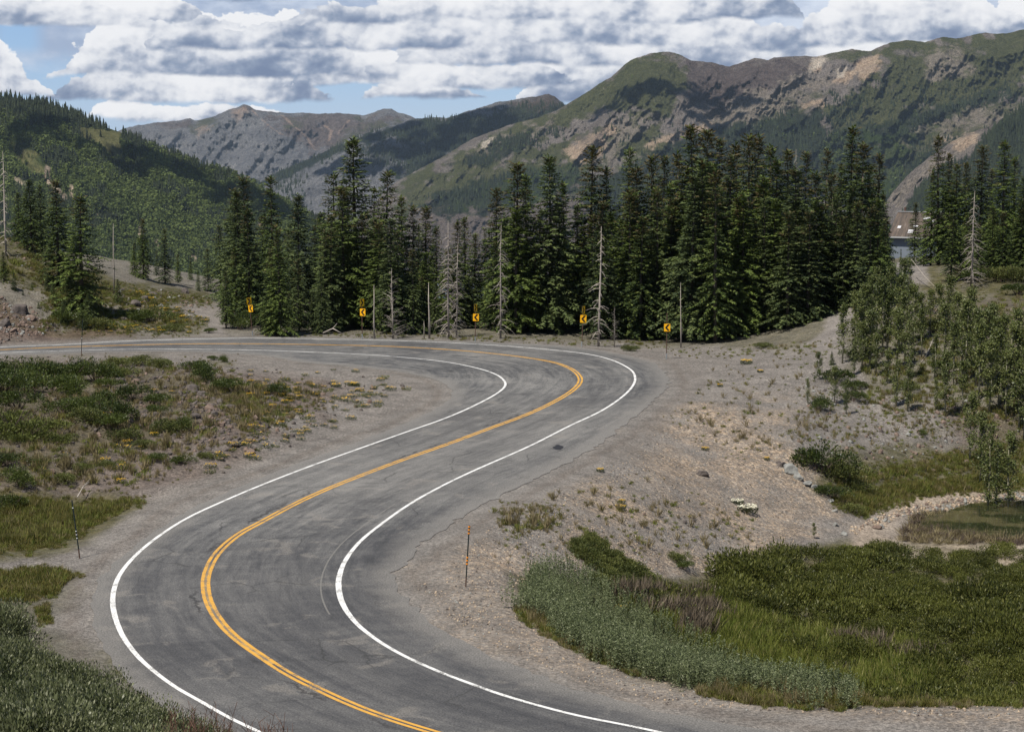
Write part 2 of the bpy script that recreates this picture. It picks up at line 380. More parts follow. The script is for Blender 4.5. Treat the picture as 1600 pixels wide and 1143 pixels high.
gi0, gj0 = int(np.argmin(np.abs(XS-gx[0]))), int(np.argmin(np.abs(YS-gy[0])))
SUB = GZ[gj0:gj0+len(gy), gi0:gi0+len(gx)]
def zf(X, Y):
    X = np.asarray(X, float); Y = np.asarray(Y, float)
    u = np.clip((X-gx[0])/.4, 0, len(gx)-1.001); v = np.clip((Y-gy[0])/.4, 0, len(gy)-1.001)
    i = u.astype(int); j = v.astype(int); a = u-i; b = v-j
    return (SUB[j, i]*(1-a)+SUB[j, i+1]*a)*(1-b)+(SUB[j+1, i]*(1-a)+SUB[j+1, i+1]*a)*b
_Ys = np.arange(40, 212, .2)
def hit(px, py):
    X, Y, Z = at(px, py, _Ys); g = zf(X, Y); k = np.nonzero(Z <= g)[0]
    if not len(k): return None
    k = k[0]; return float(X[k]), float(Y[k]), float(g[k])
def under(px, Y):
    """ground point seen in column px at distance Y"""
    z = 0
    for _ in range(4):
        _, py = proj(0, Y, z); X, _, _ = at(px, py, Y); z = zf(X, Y)
    return float(X), float(Y), float(z)

# colour masks on the ground (what the ground is made of)
def pm(poly, soft=8, amp=14, seed=1, y0=40, y1=213, sc_=22.):
    d = sdpoly(PX, PY, poly)+amp*fbm(PX/sc_, PY/(sc_*.6), 0, 3, seed)
    r = sstep(-soft, soft, d); r[(GY < y0) | (GY > y1)] = 0; return r
m_or = np.clip(pm([(700,880),(730,820),(860,770),(960,700),(1100,620),(1230,640),(1320,800),(1200,880),(1000,900),(850,900),(760,960),(900,1040),(700,1000)], 20, 40, 3)
               * sstep(-.35, .45, fbm(GX/4, GY/5, 0, 4, 12)+.15), 0, 1)+.45*pm([(620,880),(760,840),(830,950),(1100,1075),(1640,1090),(1640,1140),(1000,1100),(700,1000)], 6, 8, 31)
m_gr = np.clip(pm([(1300,700),(1420,700),(1640,680),(1640,775),(1400,790),(1340,800),(1260,760)], 14, 20, 4)*.9+pm([(1000,915),(1110,895),(1190,872),(1300,846),(1420,842),(1700,842),(1700,1103),(1200,1098),(1000,1060),(820,960),(800,900)], 8, 10, 6)
               + pm([(-100,770),(120,770),(230,780),(140,850),(60,870),(-100,880)], 8, 10, 7)+pm([(-100,890),(130,890),(120,950),(-100,1000)], 8, 10, 8)+.55*pm([(-200,556),(330,566),(380,620),(200,700),(60,760),(-200,780)], 15, 45, 9)
               + .7*pm([(190,460),(330,500),(310,524),(180,522)], 6, 14, 10)+.5*pm([(1320,430),(1640,430),(1640,700),(1330,600)], 15, 60, 13)+pm([(-200,950),(100,980),(420,1143),(420,1300),(-200,1300)], 8, 5, 14, 30)
               + .6*pm([(400,520),(1050,540),(1260,546),(1330,470),(1400,380),(400,400)], 6, 8, 16)+.5*pm([(60,380),(200,440),(130,520),(90,520)], 8, 10, 18)+.9*pm([(-200,330),(60,360),(130,420),(200,435),(345,450),(320,475),(180,480),(60,450),(-200,420)], 8, 20, 28)+.75*pm([(1380,400),(1460,400),(1700,380),(1700,470),(1480,470),(1420,440)], 8, 25, 29)+.5*pm([(190,440),(345,455),(330,478),(190,470)], 5, 16, 30), 0, 1)
m_gr[GY > 150] = np.maximum(m_gr[GY > 150], .35); m_gr[GY > 212] = .9
m_rd = .6*mm*sstep(-.6, .1, fbm(GX/3, GY/3, 0, 3, 51)+.004*(420-PX))+pm([(-200,455),(30,478),(95,520),(150,500),(205,515),(215,530),(-200,545)], 5, 8, 21)+.6*pm([(1480,640),(1640,640),(1640,720),(1500,700)], 8, 14, 22)+.5*pm([(1480,480),(1640,440),(1640,640),(1560,560)], 10, 30, 23)
m_tr = pm([(318,524),(322,500),(285,486),(300,474),(345,478),(352,524)], 2, 3, 24)+pm([(1240,548),(1285,520),(1300,470),(1345,470),(1320,520),(1310,548)], 3, 4, 25)+pm([(1370,440),(1380,410),(1450,410),(1450,445)], 3, 4, 26)
m_pd = np.clip(1-np.abs(GZ+4.15)/.28, 0, 1)*pm([(1330,760),(1640,740),(1640,900),(1330,870)], 8, 5, 27)
shoulder = sstep(-3.2, -.8, sd)*(sd < .0)
rut = np.maximum(np.exp(-((-sd-.9+.5*fbm(GX/8, GY/8, 0, 2, 41))/.25)**2), .8*np.exp(-((-sd-2.1+.6*fbm(GX/9, GY/9, 0, 2, 43))/.25)**2))
ny, nx = GX.shape
idx = np.arange(nx*ny).reshape(ny, nx)
Fq = np.stack([idx[:-1, :-1], idx[:-1, 1:], idx[1:, 1:], idx[1:, :-1]], -1).reshape(-1, 4)
gme = npmesh('ground', np.stack([GX, GY, GZ], -1).reshape(-1, 3), Fq,
             dict(m_or=np.clip(m_or, 0, 1), m_gr=m_gr, m_rd=np.clip(m_rd, 0, 1), m_tr=np.clip(m_tr, 0, 1), m_pd=m_pd, m_sh=shoulder, m_rut=rut), True)
def ground_mat():
    m, t, b = mat('ground_gravel')
    p = pos(t)
    n1 = t.noise(p, .25, 5, .6); n2 = t.noise(p, 2.2, 4, .6); n3 = t.noise(p, 14, 3, .6)
    v = t.new('ShaderNodeTexVoronoi'); t.l.new(p, v.inputs[0]); v.inputs['Scale'].default_value = 9
    v2 = t.new('ShaderNodeTexVoronoi'); t.l.new(p, v2.inputs[0]); v2.inputs['Scale'].default_value = 19
    rnd = t.sep(v.outputs['Color'])[0]; rnd2 = t.sep(v2.outputs['Color'])[1]
    g = t.mix(n1, (.130, .125, .120), (.215, .206, .197))
    g = t.mix(t.mr(n2, .3, .7, 0, .75), g, (.19, .174, .163))
    stones = t.ramp(rnd2, [(0, (.06, .057, .058)), (.35, (.15, .142, .136)), (.7, (.23, .218, .205)), (1, (.40, .37, .34))])
    g = t.mix(.48, g, stones)
    orr = t.ramp(rnd, [(0, (.12, .105, .09)), (.4, (.24, .19, .145)), (.75, (.40, .30, .205)), (1, (.60, .50, .38))])
    fo = t.m('MULTIPLY', t.attr('m_or'), t.mr(n2, .3, .62, .25, .95))
    g = t.mix(t.m('MULTIPLY', fo, .8), g, orr)
    red = t.ramp(t.noise(p, 3.5, 5, .65), [(.3, (.050, .036, .031)), (.55, (.12, .090, .076)), (.75, (.20, .155, .13))])
    g = t.mix(t.attr('m_rd'), g, red)
    soil = t.ramp(t.noise(p, 1.4, 5, .6), [(.3, (.040, .040, .018)), (.5, (.075, .074, .030)), (.7, (.125, .11, .06))])
    g = t.mix(t.m('MULTIPLY', t.attr('m_gr'), t.mr(n2, .25, .6, .55, 1.0)), g, soil)
    tr = t.mix(n2, (.17, .16, .153), (.24, .226, .216)); g = t.mix(t.attr('m_tr'), g, tr)
    pd = t.mix(rnd, (.20, .17, .14), (.42, .36, .30)); g = t.mix(t.attr('m_pd'), g, pd)
    sh = t.mix(n3, (.15, .145, .140), (.225, .216, .207)); g = t.mix(t.m('MULTIPLY', t.attr('m_sh'), .6), g, sh)
    g = t.mix(t.m('MULTIPLY', t.m('MULTIPLY', t.attr('m_rut'), t.attr('m_sh')), .6), g, (.13, .113, .10))
    pat = t.noise(p, .55, 6, .7, .6); g = t.mix(1.0, g, t.mix(t.sst(.35, .65, pat), (.84, .84, .84), (1.20, 1.20, 1.19)), 'MULTIPLY')
    g = t.mix(1.0, g, t.mix(t.sst(.34, .66, t.noise(p, 7.5, 4, .8)), (.50, .485, .472), (1.08, 1.045, 1.015)), 'MULTIPLY')
    t.l.new(g, b.inputs['Base Color']); b.inputs['Roughness'].default_value = .95; b.inputs['Specular IOR Level'].default_value = .1
    hh = t.m('ADD', t.m('MULTIPLY', n3, .6), t.m('SUBTRACT', 1.0, v2.outputs['Distance']))
    bump(t, b, hh, .6, .04)
    return m
gobj = link('ground', gme, ground_mat()); tag(gobj, kind='structure')

# ------------------------------------------------------------------ road
def nearest(P, c, seg=False):
    """distance, arc position and signed side of points P to polyline c"""
    best = np.full(len(P), 1e9); s_ = np.zeros(len(P)); side = np.zeros(len(P))
    cs = np.r_[0, np.cumsum(np.hypot(*np.diff(c, axis=0).T))]
    for i in range(len(c)-1):
        a, b_ = c[i], c[i+1]; e = b_-a; L = e@e
        tt = np.clip(((P-a)@e)/L, 0, 1); d = P-(a+tt[:, None]*e); dd = np.hypot(d[:, 0], d[:, 1])
        k = dd < best; best[k] = dd[k]; s_[k] = cs[i]+tt[k]*math.sqrt(L); side[k] = np.sign(e[0]*d[k, 1]-e[1]*d[k, 0])
    return best, s_, side
def road_mesh():
    bd = ROADPOLY
    xs = np.arange(bd[:, 0].min(), bd[:, 0].max(), .45); ys = np.arange(bd[:, 1].min(), bd[:, 1].max(), .45)
    A, B = np.meshgrid(xs, ys); A = A+(np.arange(len(ys)) % 2)[:, None]*.22
    k = sdpoly(A, B, bd) > .25; inner = np.c_[A[k], B[k]]
    pts = [Vector(p) for p in np.vstack([bd, inner])]; n = len(bd)
    r = delaunay_2d_cdt(pts, [(i, (i+1) % n) for i in range(n)], [], 0, 1e-5)
    V = np.array([(v.x, v.y) for v in r[0]]); Fc = np.array([f for f in r[2] if len(f) == 3])
    cen = V[Fc].mean(1); Fc = Fc[sdpoly(cen[:, 0], cen[:, 1], bd) > 0]
    yc = densify(YL, 1.0); d, s, side = nearest(V, yc)
    de = -np.abs(sdpoly(V[:, 0], V[:, 1], bd))
    dl, _, sl_ = nearest(V, densify(LW, 1.)); dr, _, sr = nearest(V, densify(RW, 1.))
    V3 = np.c_[V, np.zeros(len(V))]
    # broken edge drops down into the gravel
    nb = len(V); onb = np.nonzero(np.abs(de) < 1e-4)[0]
    from collections import Counter
    ec = Counter()
    for f in Fc:
        for a, b_ in ((f[0], f[1]), (f[1], f[2]), (f[2], f[0])): ec[(min(a, b_), max(a, b_))] += 1
    be = [(f[i], f[(i+1) % 3]) for f in Fc for i in range(3) if ec[(min(f[i], f[(i+1) % 3]), max(f[i], f[(i+1) % 3]))] == 1]
    low = {}; extra = []
    for a, b_ in be:
        for q_ in (a, b_):
            if q_ not in low: low[q_] = nb+len(extra); extra.append((V[q_, 0], V[q_, 1], -.09)); 
    keys = list(low)
    V3 = np.vstack([V3, np.array(extra)])
    F2 = [];
    for a, b_ in be: F2 += [(b_, a, low[a]), (b_, low[a], low[b_])]
    Fa = np.vstack([Fc, np.array(F2)])
    ext = lambda x: np.r_[x, x[keys]]
    return npmesh('road', V3, Fa, dict(lat=ext(d*side), s=ext(s), edge=ext(-de), dl=ext(dl), dr=ext(dr), ol=ext((sl_ > 0)*1.), orr=ext((sr < 0)*1.)), False)
def asphalt():
    m, t, b = mat('asphalt')
    p = pos(t); s = t.attr('s'); lat = t.attr('lat'); edge = t.attr('edge'); dl = t.attr('dl'); dr = t.attr('dr')
    al = t.xyz(t.m('MULTIPLY', s, .16), t.m('MULTIPLY', lat, 1.6), 0)
    st = t.noise(al, 1.0, 6, .68); st2 = t.noise(t.xyz(t.m('MULTIPLY', s, .5), t.m('MULTIPLY', lat, 5), 3.3), 1.0, 5, .7)
    big = t.noise(p, .075, 4, .6, .4); med = t.noise(p, .6, 5, .65, .8); fine = t.noise(p, 17, 3, .8)
    y = t.sep(p)[1]
    n26 = t.noise(p, 2.4, 6, .75)
    x = t.m('ADD', t.m('MULTIPLY', t.m('SUBTRACT', st, .5), 1.3), t.m('MULTIPLY', t.m('SUBTRACT', st2, .5), .8))
    x = t.m('ADD', x, t.m('MULTIPLY', t.m('SUBTRACT', big, .5), 1.2)); x = t.m('ADD', x, t.m('MULTIPLY', t.m('SUBTRACT', med, .5), .55))
    x = t.m('ADD', t.m('ADD', x, .5), t.m('MULTIPLY', t.m('SUBTRACT', n26, .5), .8))
    col = t.ramp(x, [(0, (.032, .033, .036)), (.33, (.068, .068, .071)), (.60, (.118, .116, .115)), (1, (.19, .184, .178))])
    # lane wear: paler crown of each lane, darker in the tight bends
    nearb = t.m('SUBTRACT', 1.0, t.sst(68, 88, y)); 
    col = t.mix(t.m('MULTIPLY', nearb, .48), col, (.046, .046, .050))
    mid = t.m('MULTIPLY', t.sst(80, 92, y), t.m('SUBTRACT', 1.0, t.sst(112, 124, y)))
    col = t.mix(t.m('MULTIPLY', mid, .30), col, (.150, .143, .136))
    # dark rubber bands near the outer wheel path in the bends
    rb = t.m('MULTIPLY', t.m('SUBTRACT', 1.0, t.sst(.2, 1.3, t.m('ABSOLUTE', t.m('SUBTRACT', dr, 1.7)))), t.sst(.45, .62, st2))
    col = t.mix(t.m('MULTIPLY', rb, .55), col, (.045, .045, .048))
    # worn patches with torn outline: pale aggregate
    pt = t.m('MULTIPLY', t.sst(.54, .64, med), t.sst(.5, .6, t.noise(p, .3, 3)))
    col = t.mix(t.m('MULTIPLY', pt, .38), col, (.18, .165, .15))
    # old tar and cracks: jagged dark lines
    j = t.m('SUBTRACT', t.noise(p, 1.1, 5, .7), .5)
    def crack(d0, wd, gate, k):
        nonlocal col
        f = t.m('SUBTRACT', 1.0, t.sst(wd*.4, wd, t.m('ABSOLUTE', d0)))
        f = t.m('MULTIPLY', f, gate); col = t.mix(t.m('MULTIPLY', f, k), col, (.028, .027, .028))
    gate1 = t.sst(.47, .56, t.noise(t.xyz(t.m('MULTIPLY', s, .18), 0, 0), 1, 2))
    crack(t.m('ADD', t.m('SUBTRACT', lat, .42), t.m('MULTIPLY', j, 1.2)), .10, gate1, .75)
    crack(t.m('ADD', t.m('SUBTRACT', edge, .45), t.m('MULTIPLY', j, 1.3)), .04, t.sst(.46, .6, t.noise(p, .5, 3)), .38)
    crack(t.m('ADD', t.m('SUBTRACT', edge, 1.1), t.m('MULTIPLY', j, 2.2)), .04, t.sst(.5, .58, t.noise(p, .2, 2)), .6)
    vc = t.vor(t.mix(.25, p, t.noise(p, 1.5, 4, .6, 0, 1)), .55, 'DISTANCE_TO_EDGE')
    f = t.m('MULTIPLY', t.m('SUBTRACT', 1.0, t.sst(.004, .022, vc)), t.sst(.52, .6, t.noise(p, .22, 2))); col = t.mix(t.m('MULTIPLY', f, .55), col, (.03, .03, .03))
    # dust washed over the edge
    du = t.m('MULTIPLY', t.m('SUBTRACT', 1.0, t.sst(0, 1.5, t.m('ADD', edge, t.m('MULTIPLY', j, 1.6)))), .75)
    col = t.mix(du, col, (.155, .147, .139))
    ff = t.mr(fine, .32, .68, .45, 1.62); col = t.mix(1.0, col, t.xyz(ff, ff, t.m('MULTIPLY', ff, .985)), 'MULTIPLY')
    t.l.new(col, b.inputs['Base Color']); b.inputs['Roughness'].default_value = .88; b.inputs['Specular IOR Level'].default_value = .2
    bump(t, b, t.m('ADD', t.m('MULTIPLY', fine, .5), t.m('MULTIPLY', med, .6)), .35, .02)
    return m
road = link('road', road_mesh(), asphalt()); tag(road, kind='structure')

def paint(name, c, wear):
    m, t, b = mat(name); p = pos(t)
    n = t.noise(p, 16, 5, .75); n2 = t.noise(p, 1.3, 4, .6)
    f = t.sst(wear, wear+.1, t.m('ADD', t.m('MULTIPLY', n, .6), t.m('MULTIPLY', n2, .4)))
    col = t.mix(f, (.12, .115, .105), c); col = t.mix(t.mr(t.noise(p, 5, 3), .35, .7, 0, .3), col, tuple(x*.62 for x in c))
    t.l.new(col, b.inputs['Base Color']); b.inputs['Roughness'].default_value = .7
    bump(t, b, n, .3, .01); return m
WHITE = paint('white_road_paint', (.66, .66, .65), .40); YEL = paint('yellow_road_paint', (.56, .30, .05), .40)
def stripe(name, c, off, wd, mt, z=.005, wfun=None, seed=0):
    c = densify(c, .22); g = np.gradient(c, axis=0); n = np.c_[-g[:, 1], g[:, 0]]/np.hypot(g[:, 0], g[:, 1])[:, None]
    k = np.ones(len(c)) if wfun is None else wfun(c)
    s = np.arange(len(c))*.22
    e1 = .006*fbm(s*2, s*0, 0, 2, seed+1); e2 = .006*fbm(s*2, s*0+9, 0, 2, seed+2)
    a = c+n*(off+wd*k/2+e1)[:, None]; b_ = c+n*(off-wd*k/2+e2)[:, None]
    V = np.vstack([np.c_[a, np.full(len(a), z)], np.c_[b_, np.full(len(a), z)]]); N = len(c)
    Fc = np.array([(i+N, i+N+1, i+1, i) for i in range(N-1)])
    return tag(link(name, npmesh(name, V, Fc), mt), kind='structure')
bendw = lambda c: 1+.42*np.exp(-(((c[:, 0]+5.9)/3)**2+((c[:, 1]-70)/5)**2))
stripe('white_edge_line', LW, 0, .14, WHITE, wfun=lambda c: 1+.28*np.exp(-(((c[:, 0]+13)/4)**2+((c[:, 1]-67)/7)**2)), seed=1)
stripe('white_edge_line', RW, 0, .145, WHITE, wfun=bendw, seed=5)
stripe('yellow_centre_line', YL, .105, .125, YEL, seed=9); stripe('yellow_centre_line', YL, -.105, .125, YEL, seed=12)
# faded earlier paint beside the lines in the bends
OLD = paint('worn_white_paint', (.40, .39, .38), .60)
ghost = RW[(RW[:, 1] > 66) & (RW[:, 1] < 88)]
stripe('worn_edge_line', ghost[:40], .62, .06, OLD, z=.004, seed=21)
g2 = YL[(YL[:, 1] > 60) & (YL[:, 1] < 74) & (YL[:, 0] < -5)]
YO = paint('worn_yellow_paint', (.42, .27, .10), .47); stripe('worn_centre_line', g2, .0, .08, YO, z=.004, seed=25)
# oily tar patch on the shoulder
def blob(name, px, py, rx, ry, mt, z=.006, n=26, seed=0):
    X, Y = onz(px, py); a = np.linspace(0, 2*PI, n, endpoint=False)
    r = 1+.35*fbm(np.cos(a)*1.6+seed, np.sin(a)*1.6, 0, 3, seed)*1.5
    V = [(X, Y, z)]+[(X+rx*r[i]*math.cos(a[i]), Y+ry*r[i]*math.sin(a[i]), z) for i in range(n)]
    Fc = [(0, i+1, (i+1) % n+1) for i in range(n)]
    return tag(link(name, npmesh(name, V, Fc), mt), kind='structure')
m_, t_, b_ = mat('tar'); b_.inputs['Base Color'].default_value = (.022, .021, .022, 1); b_.inputs['Roughness'].default_value = .6
blob('tar_patch', 872, 698.5, .29, .75, m_, seed=4)
m2_, t2_, b2_ = mat('tar_smear'); t2_.l.new(t2_.mix(t2_.noise(pos(t2_), 4, 4), (.05, .05, .05), (.11, .105, .10)), b2_.inputs['Base Color'])
blob('tar_patch', 556, 543.5, .45, 1.4, m2_, seed=8)

# ------------------------------------------------------------------ mountains and hills
def pl(poly, x): a = np.array(poly, float); return np.interp(x, a[:, 0], a[:, 1])
class Mountain:
    def __init__(s, name, sil, base, Dr, Db, step, relief, masks, mt, jit=1.0, seed=0, back=.10, pw=.85, nr=None):
        x0, x1 = sil[0][0], sil[-1][0]; s.sil, s.base, s.Dr, s.Db, s.relief, s.jit, s.seed, s.pw = sil, base, Dr, Db, relief, jit, seed, pw
        xs = np.arange(x0, x1+step, step); nrow = nr or int((pl(base, xs)-pl(sil, xs)).max()/step)
        t = np.r_[-.5, -.25, -.1, np.linspace(0, 1, nrow)]
        T, X = np.meshgrid(t, xs, indexing='ij')
        S = s.S(X); B = pl(base, X); Tc = np.maximum(T, 0)
        PYy = S+(np.maximum(B, S+2)-S)*Tc
        D = s.depth(X, PYy)
        wx, wy, wz = at(X, PYy, D)
        bk = np.maximum(-T, 0); wy = wy+bk*Dr*.25; wz = wz-bk*Dr*.12
        s.X, s.PY = X, PYy
        A = {}
        for an, lst in masks.items():
            a = np.zeros(X.shape)
            for poly, soft, amp, k in lst:
                a = np.maximum(a, k*sstep(-soft*2.2-1, soft*2.2+1, sdpoly(X, PYy, poly)+amp*fbm(X/18, PYy/12, 0, 4, len(an)*7+seed)))
            A[an] = a
        n0, n1 = X.shape; id_ = np.arange(n0*n1).reshape(n0, n1)
        Fq = np.stack([id_[:-1, :-1], id_[1:, :-1], id_[1:, 1:], id_[:-1, 1:]], -1).reshape(-1, 4)
        s.obj = link(name, npmesh(name, np.stack([wx, wy, wz], -1).reshape(-1, 3), Fq, A, True), mt); tag(s.obj, kind='structure')
    def S(s, X): return pl(s.sil, X)+s.jit*fbm(X/9., X*0, 0, 4, s.seed+3, .6)
    def depth(s, X, PYy):
        S = s.S(X); B = np.maximum(pl(s.base, X), S+2); T = np.clip((PYy-S)/(B-S), 0, 1)
        return s.Dr+(s.Db-s.Dr)*T**s.pw-s.relief(X, PYy)*sstep(0, .12, T)
def mtmat(name, base, spec, bscale=.02, bstr=.6, bd=12.):
    """base: colour ramp on noise; spec: attribute -> (dark, light) with ragged coverage"""
    m, t, b = mat(name); p = pos(t)
    st = t.vscale(p, 1, 1, .55)
    n = t.noise(st, bscale, 8, .68, .5); n2 = t.noise(p, bscale*5, 6, .7)
    n3 = t.noise(st, bscale*26, 5, .75)
    col = t.ramp(t.m('ADD', t.m('ADD', t.m('MULTIPLY', n, .5), t.m('MULTIPLY', n2, .35)), t.m('MULTIPLY', n3, .22)), base)
    for an, (c1, c2, sc2, ragged) in spec:
        k = t.attr(an); nn = t.noise(p, sc2, 7, .7, .3)
        f = t.sst(.18, .82, t.m('ADD', k, t.m('MULTIPLY', t.m('SUBTRACT', nn, .5), ragged*3.0)))
        f = t.m('MULTIPLY', t.m('MULTIPLY', f, t.sst(.02, .35, k)), .92)
        col = t.mix(f, col, t.mix(t.mr(t.noise(p, sc2*3, 5, .7), .3, .7, 0, 1), c1, c2))
    col = t.mix(1.0, col, t.mix(t.sst(.33, .67, n3), (.50, .52, .53), (1.45, 1.43, 1.40)), 'MULTIPLY')
    t.l.new(col, b.inputs['Base Color']); b.inputs['Roughness'].default_value = 1; b.inputs['Specular IOR Level'].default_value = 0
    bump(t, b, t.m('ADD', t.m('ADD', n, t.m('MULTIPLY', n2, .65)), t.m('MULTIPLY', n3, .24)), bstr, bd*1.3); return m

silA = [(120,235),(190,202),(215,196),(240,192),(262,190),(280,189),(290,186),(297,185),(305,189),(320,186),(340,180),(352,174),(360,170),(372,167),(380,163),(388,165),(400,172),(425,175),(450,177),(475,176),(500,178),(525,177),(545,178),(560,180),(575,179),(590,173),(600,170),(612,170),(622,176),(640,181),(660,190),(700,205),(760,230)]
relA = lambda X, Y: 170*(ridged((X+.75*Y)/60, Y/170, 4, 3)-.3)+80*ridged((X-.5*Y+6*fbm(X/12, Y/12, 0, 2, 5))/26, Y/46, 5, 9, .6)+40*ridged((X+.2*Y)/11, Y/18, 3, 10)
rockA = mtmat('grey_rock_far', [(.34, (.085, .088, .10)), (.48, (.165, .165, .178)), (.60, (.245, .24, .245)), (.76, (.36, .345, .345))],
              [('brown', ((.10, .078, .072), (.20, .16, .145), .010, .9)), ('green', ((.075, .085, .045), (.13, .125, .075), .008, .9)), ('tan', ((.32, .22, .17), (.5, .38, .30), .02, .5))], .006, 1.0, 60)
def streak(pts, w):
    a = [(x-w, y) for x, y in pts]; b2 = [(x+w, y) for x, y in pts[::-1]]; return a+b2
MA = Mountain('mountain', silA, [(120, 360), (760, 360)], 9000, 7400, 1.5, relA, dict(
    brown=[([(380,160),(450,176),(580,176),(640,180),(600,215),(520,235),(470,225),(420,195)], 10, 22, .9), ([(240,190),(300,184),(300,200),(260,205)], 5, 8, .8)],
    green=[([(290,195),(350,180),(340,200),(300,212)], 4, 8, .7), ([(560,185),(640,184),(590,215),(530,225)], 5, 14, .6), ([(430,190),(480,180),(470,210)], 5, 14, .6)],
    tan=[(streak([(393,172),(410,188),(425,200),(440,210)], 1.7), 1.2, 2, .8), (streak([(440,180),(463,200),(480,215),(492,235)], 1.7), 1.2, 3, .8), (streak([(500,190),(518,205),(514,220),(495,235)], 1.7), 1.2, 3, .8),
         (streak([(548,185),(540,195),(528,208)], 1.5), 1.2, 3, .7), ([(360,172),(385,165),(395,180),(370,190)], 3, 8, .6), ([(300,195),(330,200),(310,215)], 3, 10, .5)]), rockA, 1.3, 1)

silB = [(360,300),(400,282),(440,265),(490,246),(520,230),(550,214),(575,207),(600,199),(625,192),(650,185),(675,184),(700,184),(712,180),(725,175),(750,168),(780,159),(800,157),(815,154),(830,152),(845,150),(857,147),(866,150),(880,162),(900,172),(960,185)]
relB = lambda X, Y: 70*(ridged((X+1.0*Y)/70, Y/150, 4, 13)-.3)+26*ridged((X-.3*Y)/24, Y/34, 5, 19, .6)+14*ridged(X/9, Y/13, 3, 18)
rockB = mtmat('grey_rock_mid', [(.34, (.07, .073, .084)), (.49, (.135, .137, .148)), (.62, (.21, .208, .215)), (.78, (.31, .30, .305))],
              [('forest', ((.012, .020, .014), (.022, .032, .018), .012, .6)), ('brown', ((.07, .055, .045), (.12, .095, .08), .02, .6))], .009, 1.0, 30)
forB = [([(640,190),(720,180),(860,160),(900,180),(800,200),(720,235),(640,280),(600,270),(660,225),(600,215)], 6, 18, 1.), ([(480,247),(550,217),(620,200),(600,215),(540,235),(500,255),(450,275),(400,290)], 3, 10, 1.),
        ([(555,225),(600,215),(640,235),(620,265),(560,262)], 6, 22, .55), ([(430,265),(490,262),(470,300),(500,330),(420,320)], 5, 20, .35)]
MBm = Mountain('mountain', silB, [(360, 390), (700, 390), (960, 330)], 6400, 5500, 1.4, relB, dict(forest=forB, brown=[([(780,155),(870,145),(900,170),(800,175)], 6, 10, .8)]), rockB, 1.3, 41)

silC = [(560,345),(600,300),(620,283),(660,262),(700,240),(740,216),(770,205),(800,194),(845,182),(870,172),(890,160),(915,146),(935,132),(955,120),(975,102),(985,95),(995,90),(1015,84),(1030,82),(1045,81),(1055,83),(1065,87),(1080,95),(1095,96),(1110,97),(1125,101),(1140,104),(1160,97),(1180,91),(1190,92),(1200,95),(1210,90),(1235,89),(1260,87),(1275,89),(1300,83),(1330,77),(1345,79),(1360,80),(1375,73),(1390,67),(1415,63),(1430,64),(1445,66),(1460,61),(1475,58),(1490,60),(1505,59),(1520,55),(1540,51),(1558,53),(1575,52),(1600,46),(1640,38),(1700,34)]
def relC(X, Y):
    wx = 9*fbm(X/30, Y/30, 0, 3, 36); r = 95*(ridged((X+.8*Y+wx)/95, (Y-.2*X)/170, 4, 23)-.3)+26*ridged((X+.4*Y+wx)/30, (Y-.3*X)/40, 5, 29, .6)+13*ridged((X+.25*Y+.5*wx)/11, (Y-.2*X)/19, 3, 37, .6)+6*fbm(X/7, Y/6, 0, 3, 35)
    r = r+55*np.exp(-((X-1010-(.25*(Y-90)))/45)**2)*sstep(90, 150, Y)-50*np.exp(-((X-1110-(.1*(Y-90)))/22)**2)*(1-sstep(180, 260, Y))
    r = r+45*np.exp(-((X-1400+.9*(Y-70))/30)**2)-55*np.exp(-((X-1300+.95*(Y-80))/26)**2)*(1-sstep(230, 300, Y))
    return r
rockC = mtmat('mountain_right', [(.30, (.065, .055, .05)), (.44, (.125, .108, .098)), (.57, (.195, .172, .158)), (.75, (.29, .26, .24))],
   [('green', ((.046, .055, .020), (.096, .102, .043), .012, .75)), ('purple', ((.07, .055, .055), (.14, .115, .11), .02, .5)), ('tan', ((.16, .137, .12), (.30, .26, .215), .03, .9)),
    ('orange', ((.29, .205, .145), (.52, .41, .31), .03, .75)), ('white', ((.42, .36, .30), (.62, .55, .47), .05, .5)), ('cliff', ((.075, .066, .066), (.20, .165, .145), .04, .5)), ('forest', ((.012, .020, .013), (.022, .032, .017), .02, .5)), ('aspen', ((.032, .050, .016), (.055, .075, .024), .02, .5))], .010, 1.0, 26)
greenC = [([(800,195),(900,155),(960,112),(1010,84),(1060,88),(1080,130),(1040,180),(960,170),(900,190),(820,215),(700,260),(640,300),(620,285),(720,232)], 8, 26, 1.), ([(620,290),(760,235),(900,220),(960,190),(1060,200),(1080,240),(1000,260),(900,260),(820,300),(700,330),(620,330)], 8, 40, .85),
          ([(1390,68),(1460,60),(1600,48),(1700,40),(1700,150),(1560,150),(1470,175),(1400,200),(1300,230),(1280,180),(1360,130)], 10, 40, .95), ([(1100,195),(1180,160),(1260,130),(1290,150),(1240,180),(1120,215),(1060,230)], 6, 16, .7), ([(1290,77),(1370,78),(1330,100),(1285,95)], 4, 8, .8),
          ([(1380,190),(1500,150),(1640,120),(1640,260),(1480,260),(1400,290)], 8, 60, .7)]
